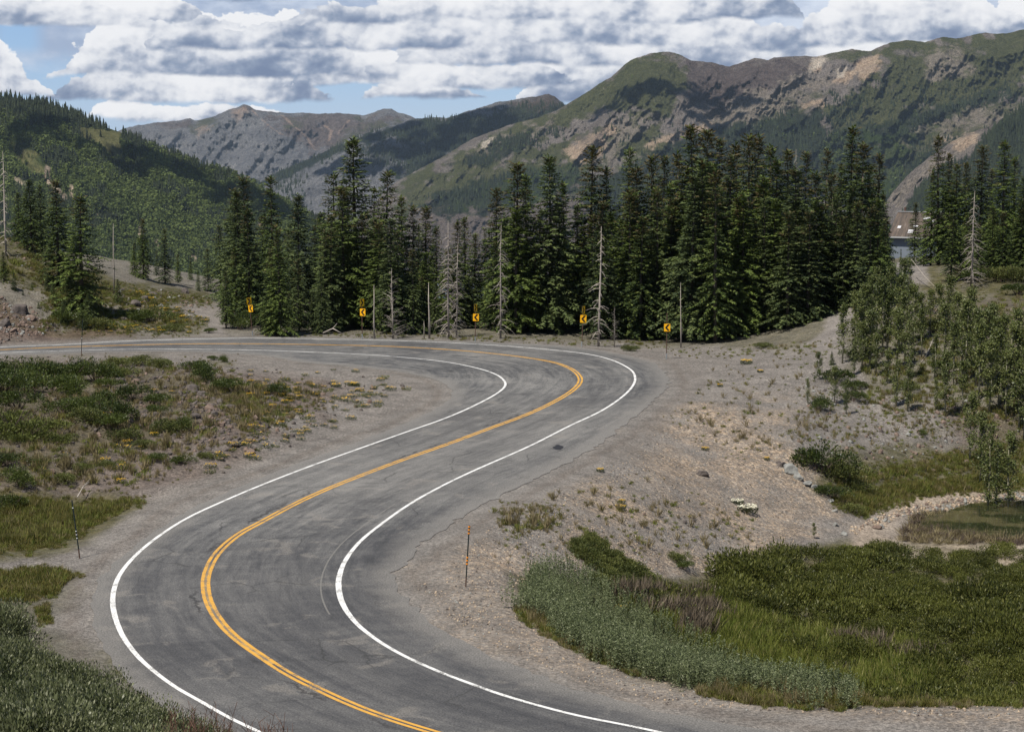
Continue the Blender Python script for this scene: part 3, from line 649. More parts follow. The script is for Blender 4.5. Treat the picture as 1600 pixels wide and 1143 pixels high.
MC = Mountain('mountain', silC, [(560, 440), (1000, 450), (1700, 450)], 5200, 4250, 1.15, relC, dict(
    green=greenC, purple=[([(1070,95),(1140,104),(1210,90),(1275,90),(1240,125),(1180,150),(1120,170),(1080,150)], 8, 16, .95)],
    tan=[([(1100,180),(1180,140),(1270,110),(1300,120),(1240,165),(1150,205),(1080,215)], 8, 24, .8), ([(980,180),(1010,190),(960,250),(930,240)], 6, 20, .7), ([(1440,85),(1500,68),(1530,110),(1490,125),(1450,130)], 4, 6, .75), ([(1420,190),(1560,165),(1600,170),(1560,200),(1420,230)], 8, 26, .7), ([(720,250),(800,200),(860,190),(830,225),(760,250)], 6, 26, .6)],
    orange=[([(880,232),(920,210),(940,200),(960,180),(960,205),(940,235),(905,265),(890,250)], 4, 14, .95), ([(1010,225),(1060,205),(1110,190),(1120,200),(1060,218),(1020,232)], 4, 7, .9), ([(1262,100),(1278,88),(1290,92),(1275,115)], 3, 6, .9), ([(1300,125),(1340,100),(1370,82),(1380,85),(1350,110),(1320,130),(1300,130)], 3, 7, .95),
            ([(1330,110),(1370,90),(1380,95),(1350,128)], 3, 7, .8), ([(1250,160),(1285,150),(1290,165),(1255,170)], 3, 8, .8), ([(1460,225),(1490,212),(1535,205),(1510,240),(1470,250)], 4, 10, .6)],
    white=[([(1268,92),(1285,88),(1300,90),(1275,110),(1262,112)], 2, 5, .75), ([(750,222),(775,213),(782,222),(752,232)], 2, 5, .8), ([(1232,235),(1243,230),(1250,262),(1240,262)], 2, 6, .6), ([(1310,108),(1322,104),(1318,120),(1308,122)], 2, 5, .8)],
    cliff=[([(690,300),(740,312),(800,300),(840,280),(900,270),(960,300),(940,440),(640,440),(650,340)], 5, 12, .95), ([(900,215),(955,195),(950,245),(920,270)], 4, 12, .5)],
    forest=[([(1000,250),(1100,205),(1160,200),(1240,170),(1280,180),(1290,210),(1400,190),(1560,140),(1560,155),(1440,195),(1380,225),(1300,270),(1240,300),(1400,400),(1000,400),(900,300)], 5, 16, 1.), ([(700,255),(760,240),(780,215),(830,205),(830,225),(760,262)], 3, 8, .8), ([(640,320),(760,280),(900,260),(920,290),(800,320),(700,345)], 4, 16, .8),
            ([(1380,300),(1440,240),(1640,200),(1640,440),(1300,440)], 5, 16, 1.), ([(1150,195),(1280,175),(1280,250),(1120,250)], 4, 14, 1.)],
    aspen=[([(1290,225),(1370,210),(1430,230),(1400,300),(1330,330),(1260,300)], 6, 22, .95), ([(800,260),(900,250),(960,280),(860,310),(700,330)], 6, 22, .7), ([(1380,200),(1480,190),(1440,230)], 6, 16, .6)]), rockC, 1.0, 61)

silD = [(1340,420),(1365,345),(1395,300),(1420,272),(1450,247),(1480,226),(1500,214),(1520,206),(1540,200),(1560,188),(1580,178),(1600,168),(1640,148),(1700,130)]
relD = lambda X, Y: 45*(ridged((X+.9*Y)/70, Y/160, 4, 43)-.3)+20*ridged((X+.7*Y)/22, Y/50, 5, 49)
MD_ = Mountain('hill', silD, [(1340, 450), (1700, 450)], 3700, 3250, 1.6, relD, dict(
    forest=[([(1330,450),(1370,350),(1400,360),(1430,300),(1470,265),(1520,245),(1545,205),(1600,165),(1720,120),(1720,460)], 3, 10, 1.)], tan=[([(1395,300),(1450,248),(1500,214),(1535,204),(1520,235),(1480,255),(1440,280),(1410,320),(1385,330)], 4, 9, .8)],
    orange=[([(1480,225),(1530,204),(1525,222),(1500,240),(1485,238)], 3, 8, .85)]), rockC, 1.6, 71)

silE = [(-160,120),(0,150),(50,157),(100,169),(150,192),(190,208),(240,228),(300,252),(350,269),(390,284),(425,302),(465,327),(510,352),(560,385),(620,430),(680,470)]
relE = lambda X, Y: 60*(ridged((X-.8*Y)/110, Y/260, 4, 53)-.3)+22*ridged((X-.6*Y)/34, Y/70, 4, 59)
hillm = mtmat('hill_left', [(.3, (.018, .026, .012)), (.5, (.032, .044, .018)), (.7, (.05, .06, .026))],
   [('meadow', ((.07, .07, .032), (.115, .11, .055), .02, .4)), ('tan', ((.19, .15, .12), (.36, .29, .23), .05, .6))], .02, .6, 8)
tanE = [([(70,255),(80,258),(82,290),(100,300),(112,312),(95,312),(72,290),(66,275)], 2, 5, .95), ([(106,290),(116,290),(116,310),(108,308)], 2, 4, .95), ([(24,278),(45,285),(40,295),(24,290)], 2, 4, .8), ([(150,332),(168,342),(165,348),(150,340)], 2, 4, .8), ([(215,350),(222,350),(224,372),(216,370)], 2, 3, .9),
        ([(240,372),(250,372),(250,392),(242,388)], 2, 4, .9), ([(300,400),(312,405),(310,418),(300,414)], 2, 4, .7), ([(400,345),(418,350),(416,358),(402,354)], 2, 3, .9), ([(440,358),(458,370),(456,378),(444,370)], 2, 3, .8)]
meadE = [([(122,198),(150,202),(188,208),(190,246),(178,250),(150,226),(126,212)], 3, 4, 1.), ([(10,215),(60,240),(75,275),(50,278),(20,240)], 4, 8, .7)]
ME = Mountain('hill', silE, [(-160, 500), (680, 520)], 2700, 2150, 1.8, relE, dict(meadow=meadE, tan=tanE), hillm, .8, 81)

# ------------------------------------------------------------------ GN scatter for stuff
def scatter(name, label, cat, P, S, R, pid, protos):
    """one object: many copies of the protos on points"""
    P = np.asarray(P, np.float32); n = len(P)
    me = bpy.data.meshes.new(name); me.vertices.add(n); me.vertices.foreach_set('co', P.ravel())
    S = np.asarray(S, np.float32); S = np.repeat(S[:, None], 3, 1) if S.ndim == 1 else S
    R = np.asarray(R, np.float32); R = np.c_[np.zeros(n), np.zeros(n), R] if R.ndim == 1 else R
    a = me.attributes.new('scl', 'FLOAT_VECTOR', 'POINT'); a.data.foreach_set('vector', S.astype(np.float32).ravel())
    a = me.attributes.new('rot', 'FLOAT_VECTOR', 'POINT'); a.data.foreach_set('vector', R.astype(np.float32).ravel())
    a = me.attributes.new('pid', 'INT', 'POINT'); a.data.foreach_set('value', np.asarray(pid, np.int32))
    o = bpy.data.objects.new(name, me); COL.objects.link(o); tag(o, label, cat, kind='stuff')
    cl = bpy.data.collections.new(name+'_kinds')
    for i, pm_ in enumerate(protos):
        q_ = bpy.data.objects.new('%s_%02d' % (name, i), pm_); cl.objects.link(q_)
    g = bpy.data.node_groups.new(name, 'GeometryNodeTree')
    g.interface.new_socket('Geometry', in_out='INPUT', socket_type='NodeSocketGeometry'); g.interface.new_socket('Geometry', in_out='OUTPUT', socket_type='NodeSocketGeometry')
    N = g.nodes.new; gi = N('NodeGroupInput'); go = N('NodeGroupOutput'); ip = N('GeometryNodeInstanceOnPoints'); ci = N('GeometryNodeCollectionInfo')
    ci.inputs['Collection'].default_value = cl; ci.inputs['Separate Children'].default_value = True; ci.inputs['Reset Children'].default_value = True
    ip.inputs['Pick Instance'].default_value = True
    def na(nm, ty):
        x = N('GeometryNodeInputNamedAttribute'); x.data_type = ty; x.inputs[0].default_value = nm; return x.outputs[0]
    L = g.links.new
    L(gi.outputs[0], ip.inputs['Points']); L(ci.outputs[0], ip.inputs['Instance']); L(na('pid', 'INT'), ip.inputs['Instance Index'])
    L(na('scl', 'FLOAT_VECTOR'), ip.inputs['Scale']); e = N('FunctionNodeEulerToRotation'); L(na('rot', 'FLOAT_VECTOR'), e.inputs[0]); L(e.outputs[0], ip.inputs['Rotation'])
    L(ip.outputs[0], go.inputs[0])
    md = o.modifiers.new('scatter', 'NODES'); md.node_group = g
    return o

# ------------------------------------------------------------------ far forests
def far_conifer(seed, mt):
    r = random.Random(seed); mb = MB(); n = 6
    for k in range(5):
        z0 = .08+k*.18; z1 = min(1.0, z0+.36); R = .20*(1-k/5.6)*r.uniform(.85, 1.15)
        ring = [(R*math.cos(a)*r.uniform(.75, 1.25), R*math.sin(a)*r.uniform(.75, 1.25), z0+r.uniform(-.03, .02)) for a in [2*PI*i/n+k for i in range(n)]]
        mb.add(ring+[(0, 0, z1)], [(i, (i+1) % n, n) for i in range(n)])
    me = mb.mesh('far_conifer'); me.materials.append(mt); return me
def far_aspen(seed, mt):
    r = random.Random(seed); mb = MB()
    for k in range(16):
        c = Vector((r.gauss(0, .13), r.gauss(0, .13), r.uniform(.3, .9))); s_ = r.uniform(.10, .19)
        pts = [c+Vector((r.uniform(-1, 1), r.uniform(-1, 1), r.uniform(-1, 1)))*s_ for _ in range(5)]
        mb.add(pts, [(0, 1, 2), (0, 2, 3), (1, 3, 4), (0, 4, 2)])
    me = mb.mesh('far_aspen'); me.materials.append(mt); return me
FC = leafmat('far_conifer_green', (.010, .016, .009), (.035, .047, .020), None, .02, .1, rough=.9)
FA = leafmat('far_aspen_green', (.052, .076, .020), (.125, .160, .044), None, .012, .25, rough=.9)
fcs = [far_conifer(i, FC) for i in range(4)]; fas = [far_aspen(i, FA) for i in range(4)]
def forest(name, label, M, n, dens, hgt, kinds, tall=1.0):
    xs = RNG.uniform(M.sil[0][0], M.sil[-1][0], n); S = M.S(xs); B = pl(M.base, xs)
    # two thirds spread over the slope, the rest along the skyline so the ridge is toothed with trees
    ys = S+(B-S)*RNG.uniform(0, 1, n)**1.05
    k = RNG.uniform(0, 1, n) < dens(xs, ys, ys-S); xs, ys = xs[k], ys[k]
    X, Y, Z = at(xs, ys, M.depth(xs, ys))
    h = hgt*RNG.uniform(.6, 1.25, len(xs)); pid = kinds(xs, ys, ys-M.S(xs)) 
    wdt = np.where(pid < 4, RNG.uniform(.75, 1.1, len(xs)), RNG.uniform(.9, 1.3, len(xs)))
    h = np.where(pid < 4, h, h*.8)
    return scatter(name, label, 'forest', np.c_[X, Y, Z-.5], np.c_[h*wdt, h*wdt, h], RNG.uniform(0, 6.3, len(xs)), pid, fcs+fas)
def densE(x, y, d):
    r = np.ones(len(x))
    for poly, *_ in meadE: r[sdpoly(x, y, poly) > -1] *= .03
    for poly, *_ in tanE: r[sdpoly(x, y, poly) > -1] *= .10
    r *= np.where(y > 470, 0, 1)
    return r*np.clip(.75+.5*fbm(x/20, y/12, 0, 3, 5), .2, 1)
def kindE(x, y, d):
    topw = 1-sstep(22, 60, d+14*fbm(x/30, y/20, 0, 3, 7)+.12*x); con = np.maximum(topw, sstep(.12, .3, fbm((x+y)/42, (y-.3*x)/22, 0, 4, 17))*.8)
    return np.where(RNG.uniform(0, 1, len(x)) < con, RNG.integers(0, 4, len(x)), RNG.integers(4, 8, len(x)))
forest('hillside_forest', 'mixed dark conifers and pale green aspens covering the long slope on the left', ME, 46000, densE, 10.5, kindE)
fpolC = [([(1000,250),(1100,205),(1160,200),(1240,170),(1280,180),(1290,210),(1400,190),(1560,140),(1560,155),(1440,195),(1380,225),(1300,270),(1240,300),(1400,400),(1000,400),(900,300)], 1.), ([(700,255),(760,240),(780,215),(830,205),(830,225),(760,262)], .8), ([(640,320),(760,280),(900,260),(920,290),(800,320),(700,345)], .6), ([(1150,195),(1280,175),(1280,250),(1120,250)], 1.),
         ([(1380,120),(1480,130),(1560,115),(1640,130),(1640,170),(1400,190),(1300,170)], .16), ([(830,215),(870,195),(880,215),(830,240)], .45), ([(980,120),(1080,130),(1060,250),(900,260)], .03), ([(1290,140),(1350,150),(1340,200),(1290,230)], .45), ([(1400,230),(1640,190),(1640,300),(1380,330)], .6), ([(1560,140),(1640,135),(1640,155),(1560,155)], .8)]
def densC(x, y, d):
    r = np.zeros(len(x)); nz = 9*fbm(x/14, y/8, 0, 3, 33)-16*(fbm(x/34, (y-.4*x)/18, 0, 3, 39) > .20)
    for poly, k in fpolC: r = np.maximum(r, k*(sdpoly(x, y, poly)+nz > 0))
    return np.where((y > 430) | (d < 4), 0, r)
kindC = lambda x, y, d: np.where(RNG.uniform(0, 1, len(x)) < np.where(sdpoly(x, y, [(1290,215),(1370,205),(1430,220),(1400,300),(1330,340),(1260,310)])+9*fbm(x/14, y/8, 0, 3, 3) > 0, .2, .95), RNG.integers(0, 4, len(x)), RNG.integers(4, 8, len(x)))
forest('mountainside_forest', 'dark conifer forest in bands across the lower slopes of the big right-hand mountain', MC, 46000, densC, 12.5, kindC)
forest('ridge_forest', 'dark forest on the near spur dropping from the right edge', MD_, 12000, lambda x, y, d: (sdpoly(x, y, [(1330,450),(1370,350),(1400,360),(1430,300),(1470,265),(1520,245),(1545,205),(1600,165),(1720,120),(1720,460)])+5*fbm(x/14, y/8, 0, 3, 3) > 0)*1., 12, lambda x, y, d: RNG.integers(0, 4, len(x)))
forest('distant_forest', 'bluish conifer forest on the middle ridge below the far grey range', MBm, 14000, lambda x, y, d: np.where(d < 2, .2, 1)*np.maximum.reduce([k*(sdpoly(x, y, p)+10*fbm(x/10, y/6, 0, 3, 9)-12*(fbm(x/26, y/16, 0, 3, 19) > .22) > 0) for p, _, _, k in forB]), 14, lambda x, y, d: RNG.integers(0, 4, len(x)))
#PART2

# ------------------------------------------------------------------ spruces
NEEDLE = leafmat('spruce_needles', (.018, .032, .008), (.096, .134, .026), (.135, .165, .04), 1.1, .18, rough=.65, coneattr=(.085, .066, .026))
NEEDLE_B = leafmat('blue_spruce_needles', (.022, .036, .013), (.096, .126, .040), (.13, .155, .055), 1.1, .18, rough=.65, coneattr=(.085, .066, .026))
m_, t_, b_ = mat('spruce_bark'); t_.l.new(t_.mix(t_.noise(t_.vscale(pos(t_), 1, 1, .25), 9, 4, .7), (.045, .036, .030), (.15, .125, .105)), b_.inputs['Base Color']); BARK = m_
m_, t_, b_ = mat('dead_wood'); t_.l.new(t_.mix(t_.noise(t_.vscale(pos(t_), 1, 1, .2), 8, 5, .7), (.11, .095, .085), (.40, .36, .32)), b_.inputs['Base Color']); DEAD = m_
m_, t_, b_ = mat('pale_dead_wood'); t_.l.new(t_.mix(t_.noise(t_.vscale(pos(t_), 1, 1, .2), 8, 5, .7), (.20, .175, .15), (.48, .43, .38)), b_.inputs['Base Color']); DEADP = m_
m_, t_, b_ = mat('brown_twigs'); b_.inputs['Base Color'].default_value = (.075, .055, .045, 1); TWIG = m_

class Leaves:
    """fast collector of small folded leaf sprays (two triangles each)"""
    def __init__(s): s.v = []; s.k = []
    def spray(s, p, d, L, W, roll, k=0.0):
        d = d.normalized(); sd_ = d.cross(Vector((0, 0, 1)))
        if sd_.length < .1: sd_ = Vector((1, 0, 0))
        sd_.normalize(); up = sd_.cross(d); cr, sr_ = math.cos(roll), math.sin(roll)
        x = sd_*cr+up*sr_
        m = p+d*(L*.5); s.v += [p[:], (m+x*W*.5)[:], (p+d*L)[:], (m-x*W*.5)[:]]; s.k += [k]*4
    def mesh(s, name, mt, scale=1.0):
        V = np.array(s.v, np.float32)*scale; n = len(V)//4; b = np.arange(n)*4
        me = npmesh(name, V, np.stack([b, b+1, b+2, b+3], -1), dict(k=np.array(s.k))); me.materials.append(mt); return me
def spruce_proto(seed, R, mt, cone=.0, bare=.06, dens=1.0, top=.92, lean=0.0):
    """unit-height spruce: crown of drooping branches in whorls, tapered trunk; built 15 m tall"""
    r = random.Random(seed); H = 15.0; lv = Leaves(); z = H*bare; 
    ph = [r.uniform(0, 6.28) for _ in range(4)]
    while z < H*.985:
        u = z/H; rr = R*H*((1-u)**top)*(.62 if u < bare+.03 else 1)*(1+.16*math.sin(z*1.3+ph[0])+.10*math.sin(z*3.1+ph[1]))+.17
        if u < .25: rr *= .82+.18*u/.25
        nb = max(5, int((6.4+2.6*(1-u))*dens))
        a0 = r.uniform(0, 6.28)
        for i in range(nb):
            if r.random() < (.10 if u > .3 else .2): continue
            a = a0+2*PI*i/nb+r.uniform(-.35, .35); L = rr*r.choice((.55, .8, .95, 1.0, 1.1, 1.28))*r.uniform(.85, 1.1)*(1+.14*math.sin(2*a+ph[2])+.12*math.sin(a+ph[3]+z*.5))
            zz = z+r.uniform(-.18, .18); out = Vector((math.cos(a), math.sin(a), 0))
            el0 = .45*u-.12+r.uniform(-.12, .12)+(.45 if u > .9 else 0); droop = .30*(1-u)+.10
            n = max(2, int(L/.20)); kk = (1.0 if r.random() < cone*max(0, (u-.66)/.2) else 0.0)
            for j in range(n+1):
                w = (j+.55)/(n+.6)
                if w < .22 and L > 1.0: continue
                p = out*(L*w)+Vector((0, 0, zz+L*(el0*w-droop*w*w)))
                tang = (out+Vector((0, 0, el0-2*droop*w))).normalized()
                side = Vector((-out.y, out.x, 0)); sz = (.23+.18*(1-abs(w-.45)))*min(1, .55+L*.35)
                for sg in (-1, 1):
                    dd = (tang*r.uniform(.5, .95)+side*sg*r.uniform(.55, 1.0)+Vector((0, 0, r.uniform(-.35, .18))))
                    lv.spray(p, dd, sz*r.uniform(.75, 1.3), sz*r.uniform(.30, .48), r.uniform(-.7, .7), kk*r.random())
                if r.random() < .75: lv.spray(p, tang*.6+Vector((r.uniform(-.4, .4), r.uniform(-.4, .4), -.75)), sz*.85, sz*.32, r.uniform(-1.5, 1.5), kk)
                if r.random() < .4: lv.spray(p, tang+Vector((0, 0, .45)), sz*.75, sz*.32, r.uniform(-1.5, 1.5), 0)
            lv.spray(out*L*.86+Vector((0, 0, zz+L*(el0*.86-droop*.74))), out+Vector((0, 0, el0-1.6*droop)), .42, .17, r.uniform(-.6, .6), kk)
        z += r.uniform(.18, .29)*(1.0 if u < .8 else .85)
    for j in range(10):
        lv.spray(Vector((0, 0, H*(.955+.004*j))), Vector((r.uniform(-.5, .5), r.uniform(-.5, .5), 1.0)), .42, .11, r.uniform(-3, 3), 0)
    crown = lv.mesh('crown', mt, 1/15.)
    mb = MB(); mb.tube([(0, 0, -.03), (0, 0, .25), (.002, 0, .6), (0, 0, .985)], [.013, .0105, .006, .0012], 7); trunk = mb.mesh('trunk', True); trunk.materials.append(BARK)
    return crown, trunk
SPR = [spruce_proto(1, .145, NEEDLE, .5), spruce_proto(2, .125, NEEDLE, .2), spruce_proto(3, .115, NEEDLE_B, .0), spruce_proto(4, .135, NEEDLE, .9, top=.85), spruce_proto(5, .105, NEEDLE, .7, dens=.85, top=.8),
       spruce_proto(6, .15, NEEDLE_B, .1, top=.95), spruce_proto(7, .12, NEEDLE, .3, bare=.12, dens=.8, top=.75), spruce_proto(8, .19, NEEDLE_B, 0, bare=.02)]
SPR += [spruce_proto(21, .135, NEEDLE, .3, top=1.0), spruce_proto(22, .12, NEEDLE_B, .4, dens=.9, top=.88), spruce_proto(23, .15, NEEDLE, .0, top=.82, bare=.1), spruce_proto(24, .11, NEEDLE, .8, dens=.75)]
ALT = {0: [0, 8], 1: [1, 9], 2: [2, 9], 3: [3, 3], 4: [4, 11], 5: [5, 10], 6: [6, 11], 7: [7]}
def word(n): return ['first','second','third','fourth','fifth','sixth','seventh','eighth','ninth','tenth','eleventh','twelfth','thirteenth','fourteenth','fifteenth','sixteenth','seventeenth','eighteenth','nineteenth','twentieth'][n]
def base_for(px, Y): return under(px, Y)
def put_tree(name, px, topy, Y, proto, group, wmul=1.0, rz=None, lab=None, cat='tree', crown='crown'):
    X, Yy, z = under(px, Y); _, _, zt = at(px, topy, Y); h = float(zt)-z
    o = empty(name, (X, Yy, z-.05), random.uniform(0, 6.28) if rz is None else rz, (h*wmul, h*wmul, h))
    o.rotation_euler[0] = random.gauss(0, .013); o.rotation_euler[1] = random.gauss(0, .013)
    tag(o, lab, cat, group)
    for nm, me in zip((crown, 'trunk'), proto):
        c = bpy.data.objects.new(nm, me); COL.objects.link(c); c.parent = o
    return o, h
# (column, tip row, distance, kind, width)
T_ = [(30,300,176,1,1.),(50,281,172,5,1.05),(66,288,176,2,1.),(93,282,164,0,1.0),(128,303,157,1,1.15),(6,392,160,0,1.1),(22,425,158,7,.8),
 (210,378,186,1,1.),(224,342,184,0,.95),(258,357,187,1,1.),(245,392,192,2,.9),(278,396,190,4,1.),(298,402,196,1,.9),(325,388,190,2,1.),(310,420,188,7,.6),
 (346,351,181,2,1.),(367,294,177,1,1.1),(387,276,172,2,1.05),(376,297,170,5,.9),(410,335,176,4,.9),(427,274,168,0,.86),(450,356,176,1,.9),(469,303,164,5,1.05),(492,352,174,2,1.),(502,330,178,4,1.),
 (522,270,170,6,1.05),(559,215,165,5,1.15),(541,300,170,1,1.),(583,292,170,6,1.),(601,266,164,6,1.05),(631,305,168,0,.95),(645,320,166,1,1.),(666,321,168,4,1.1),(655,352,176,2,1.),(682,353,166,1,.9),(716,344,166,4,1.),(728,338,170,1,.9),(742,364,168,0,1.),(757,372,174,2,.9),
 (775,294,168,3,.95),(787,340,162,2,1.),(809,254,158,0,1.1),(823,271,163,1,.9),(840,330,168,2,.9),(862,242,158,5,.98),(883,283,164,1,.85),(900,318,166,2,.9),(919,228,165,3,.95),(943,260,166,0,.85),(958,330,160,5,1.),(977,230,166,2,.8),(990,300,158,1,.9),
 (998,258,164,4,1.),(1015,243,166,3,.8),(1033,243,170,2,.85),(1045,285,161,1,1.),(1058,236,166,4,.8),(1070,262,160,3,.9),(1082,197,160,0,.95),(1102,203,165,3,.95),(1121,217,168,0,.9),(1136,240,158,1,1.),(1150,222,165,4,.9),(1167,211,162,3,.9),(1181,209,166,4,.9),(1197,226,162,0,.85),(1214,248,158,1,1.),(1230,235,160,3,1.),(1240,262,154,5,1.1),(1253,237,166,0,.8),(1270,266,158,1,.9),
 (1286,231,168,4,.75),(1299,270,160,6,1.),(1312,256,165,1,.85),(1324,196,162,0,.95),(1343,221,160,4,1.05),(1356,256,164,0,.95),(1368,238,166,4,.9),(1380,300,168,1,.8),
 (1454,266,178,6,.8),(1466,210,176,6,.95),(1478,240,182,0,.8),(1489,256,176,0,1.),(1508,254,178,3,.9),(1529,228,172,3,.95),(1545,262,176,4,.9),(1564,219,168,0,1.05),(1583,244,172,1,.9),(1596,276,166,2,1.),(1428,316,182,1,.95),(1443,352,178,4,.9),(1620,240,172,0,1.),(1407,388,166,7,.4)]
SIGNX = [390, 566, 742, 908, 1042]
def segname(px):
    L = [(-99, 'the left edge'), (178, 'the dying trunk with bare base'), (325, 'the dirt side road'), (390, 'the leftmost chevron post'), (566, 'the second chevron post from the left'), (742, 'the middle chevron post'), (908, 'the fourth chevron post'), (1042, 'the single chevron sign'), (1180, 'the tallest clump of the stand'), (1285, 'the dirt track'), (1400, 'the tin-roofed shed'), (1900, 'the right edge')]
    for i in range(len(L)-1):
        if L[i][0] <= px < L[i+1][0]: return i, L[i][1], L[i+1][1]
segs = {}
allT = [(a, b, c, d, e, 'front') for a, b, c, d, e in T_]
# dense stand: further trees standing behind and between the skyline ones
rr_ = random.Random(5)
for px in list(range(352, 520, 17))+list(range(505, 770, 15))+list(range(778, 960, 16))+list(range(965, 1385, 13)):
    sky = np.interp(px, [a[0] for a in T_], [a[1] for a in T_]); allT.append((px+rr_.uniform(-6, 6), sky+rr_.uniform(38, 105), (rr_.uniform(153, 160) if px < 1000 else rr_.uniform(149, 158))+(7 if min(abs(px-q_) for q_ in (390, 566, 742, 908, 1042)) < 26 else 0), rr_.choice([0, 1, 2, 2, 5, 6]), rr_.uniform(.85, 1.15), 'low'))
for px in range(1482, 1640, 22): allT.append((px+rr_.uniform(-6, 6), rr_.uniform(300, 350), rr_.uniform(162, 168), rr_.choice([0, 1, 5, 6]), rr_.uniform(.9, 1.1), 'low'))
for t_ in allT: segs.setdefault((segname(t_[0])[0], t_[5]), []).append(t_)
for (si, row), lst in segs.items():
    lst.sort()
    for i, (px, ty, Y, kd, wm, _) in enumerate(lst):
        _, a, b = segname(px)
        _, _, zt = at(px, ty, Y); hh = float(zt)
        adj = {0: 'broad olive', 1: 'dark olive', 2: 'blue-tinged', 3: 'cone-browned', 4: 'narrow brown-topped', 5: 'full bluish', 6: 'open-branched', 7: 'bushy young'}[kd]
        if row == 'front': lab = '%s spruce against the sky, %s from left between %s and %s' % (adj, word(i), a, b)
        else: lab = 'lower %s spruce, %s from left in the under-row from %s to %s' % (adj, word(i), a, b)
        if px == 559: lab = 'tallest, widest spruce of the left-centre group, above the second chevron post'
        lab = ' '.join(lab.split()[:16]) if len(lab.split()) > 16 else lab
        put_tree('spruce_tree', px, ty, Y, SPR[random.choice(ALT[kd])], 'spruces along the far side of the road', wm*(1.38 if px > 200 else 1.6), lab=lab)
# small spruces and seedlings on the banks
for i, (px, ty, Y, lab) in enumerate([(75,425,161,'mid-sized spruce filling the gap in the left roadside group'),(112,430,156,'dense young spruce between the two big left roadside spruces'),(140,452,155,'bushy young spruce right of the big left roadside spruces'),(50,440,160,'young spruce left of the big roadside spruces'),(128,480,153.5,'lowest spreading spruce at the shaded road edge'),(60,470,155,'small spruce low on the left bank beside the reddish rocks'),(85,440,158,'waist-high spruce under the leftmost road-side group'),(185,435,163,'short green spruce at the foot of the half-dead trunk'),(100,468,153.6,'low spreading spruce just above the far road edge on the left'),(1300,548,131,'tiny spruce on the gravel slope, left of the saplings'),(36,452,157,'young spruce rising behind the reddish bank')]):
    put_tree('spruce_sapling', px, ty, Y, SPR[7], 'young spruces on the banks', 1.5, lab=lab)

# ------------------------------------------------------------------ dead snags
def snag_proto(seed, dens=1.0, blen=.16, mt=DEAD, up=False, fine=True, bare=.05, rad=.011):
    r = random.Random(seed); tr = MB(); br = MB()
    bend = r.uniform(-.012, .012)
    tr.tube([(0, 0, -.02), (bend, 0, .35), (bend*.4, .004, .7), (bend*1.2, 0, 1)], [rad, rad*.8, rad*.5, rad*.12], 7)
    z = bare
    while z < .96:
        for k in range(int(r.uniform(1.5, 4)*dens)):
            a = r.uniform(0, 6.28); L = blen*(1-z)**.6*r.uniform(.35, 1.1)
            o = Vector((math.cos(a), math.sin(a), 0)); up_ = r.uniform(.0, .25) if up else r.uniform(-.05, .12); dr = r.uniform(.3, .9)*(0 if up else 1)
            pts = [Vector((bend, 0, z))+o*(L*q_)+Vector((0, 0, L*(up_*q_*3-dr*q_*q_))) for q_ in (0, .35, .7, 1)]
            br.tube(pts, [.0034, .0026, .0018, .0007], 3)
            if fine:
                for q_ in range(4):
                    p = pts[1+q_ % 3]; d = (o+Vector((r.uniform(-1, 1), r.uniform(-1, 1), r.uniform(-.9, .1)))).normalized()
                    br.tube([p, p+d*L*r.uniform(.15, .35)], [.0014, .0007], 3)
        z += r.uniform(.018, .04)
    t1 = tr.mesh('trunk', True); b1 = br.mesh('branches'); t1.materials.append(mt); b1.materials.append(mt); return b1, t1
SN = [snag_proto(1), snag_proto(2, .8, .13, DEADP), snag_proto(3, 1.6, .14), snag_proto(4, .35, .07, DEADP, fine=False, rad=.014), snag_proto(5, 1., .22, DEAD, up=True, rad=.012)]
for px, ty, Y, k, wm, lab in [(10,236,168,1,1.,'pale dead spruce top rising above the trees at the left edge'),(178,348,166,3,.9,'slender half-dead trunk standing alone on the left rubble ridge'),(585,444,151,3,1.3,'bare branchless pale trunk just right of the second chevron post'),(614,418,151,4,1.2,'forked dead tree with upswept bare limbs behind the road'),(671,440,151.2,3,1.5,'bleached broken trunk, third snag right of the second chevron post'),
    (663,500,151,3,2.2,'short rust-brown stump of a trunk beside the bleached broken one'),(701,343,151.5,2,1.,'tall grey snag with a skirt of drooping twigs left of the middle chevron'),(713,372,153,2,.9,'thinner grey snag leaning on the twiggy one'),(935,352,146.5,1,1.0,'tall bare pale snag right of the fourth chevron post, at the asphalt edge'),(782,350,151.5,0,.9,'grey snag with hanging dead twigs in the stand right of the middle chevron'),
    (960,478,147,4,.9,'small grey dead sapling behind the gravel, left of the single chevron'),(1064,440,147.5,3,.9,'pale trunk stripped of bark just right of the single chevron sign'),(1347,355,158,2,1.,'dead grey spruce at the right edge of the dense stand'),(1297,300,163,0,.8,'thin grey dead trunk in the dense stand'),(1517,297,158,2,1.15,'large silver-grey dead spruce full of twigs below the shed trees'),(1598,268,166,1,.9,'pale dead trunk at the right edge of the picture'),(1246,232,170,0,.7,'grey dead tip showing at the top of the dense stand')]:
    put_tree('dead_tree', px, ty, Y, SN[k], 'dead standing trees', wm, lab=lab)
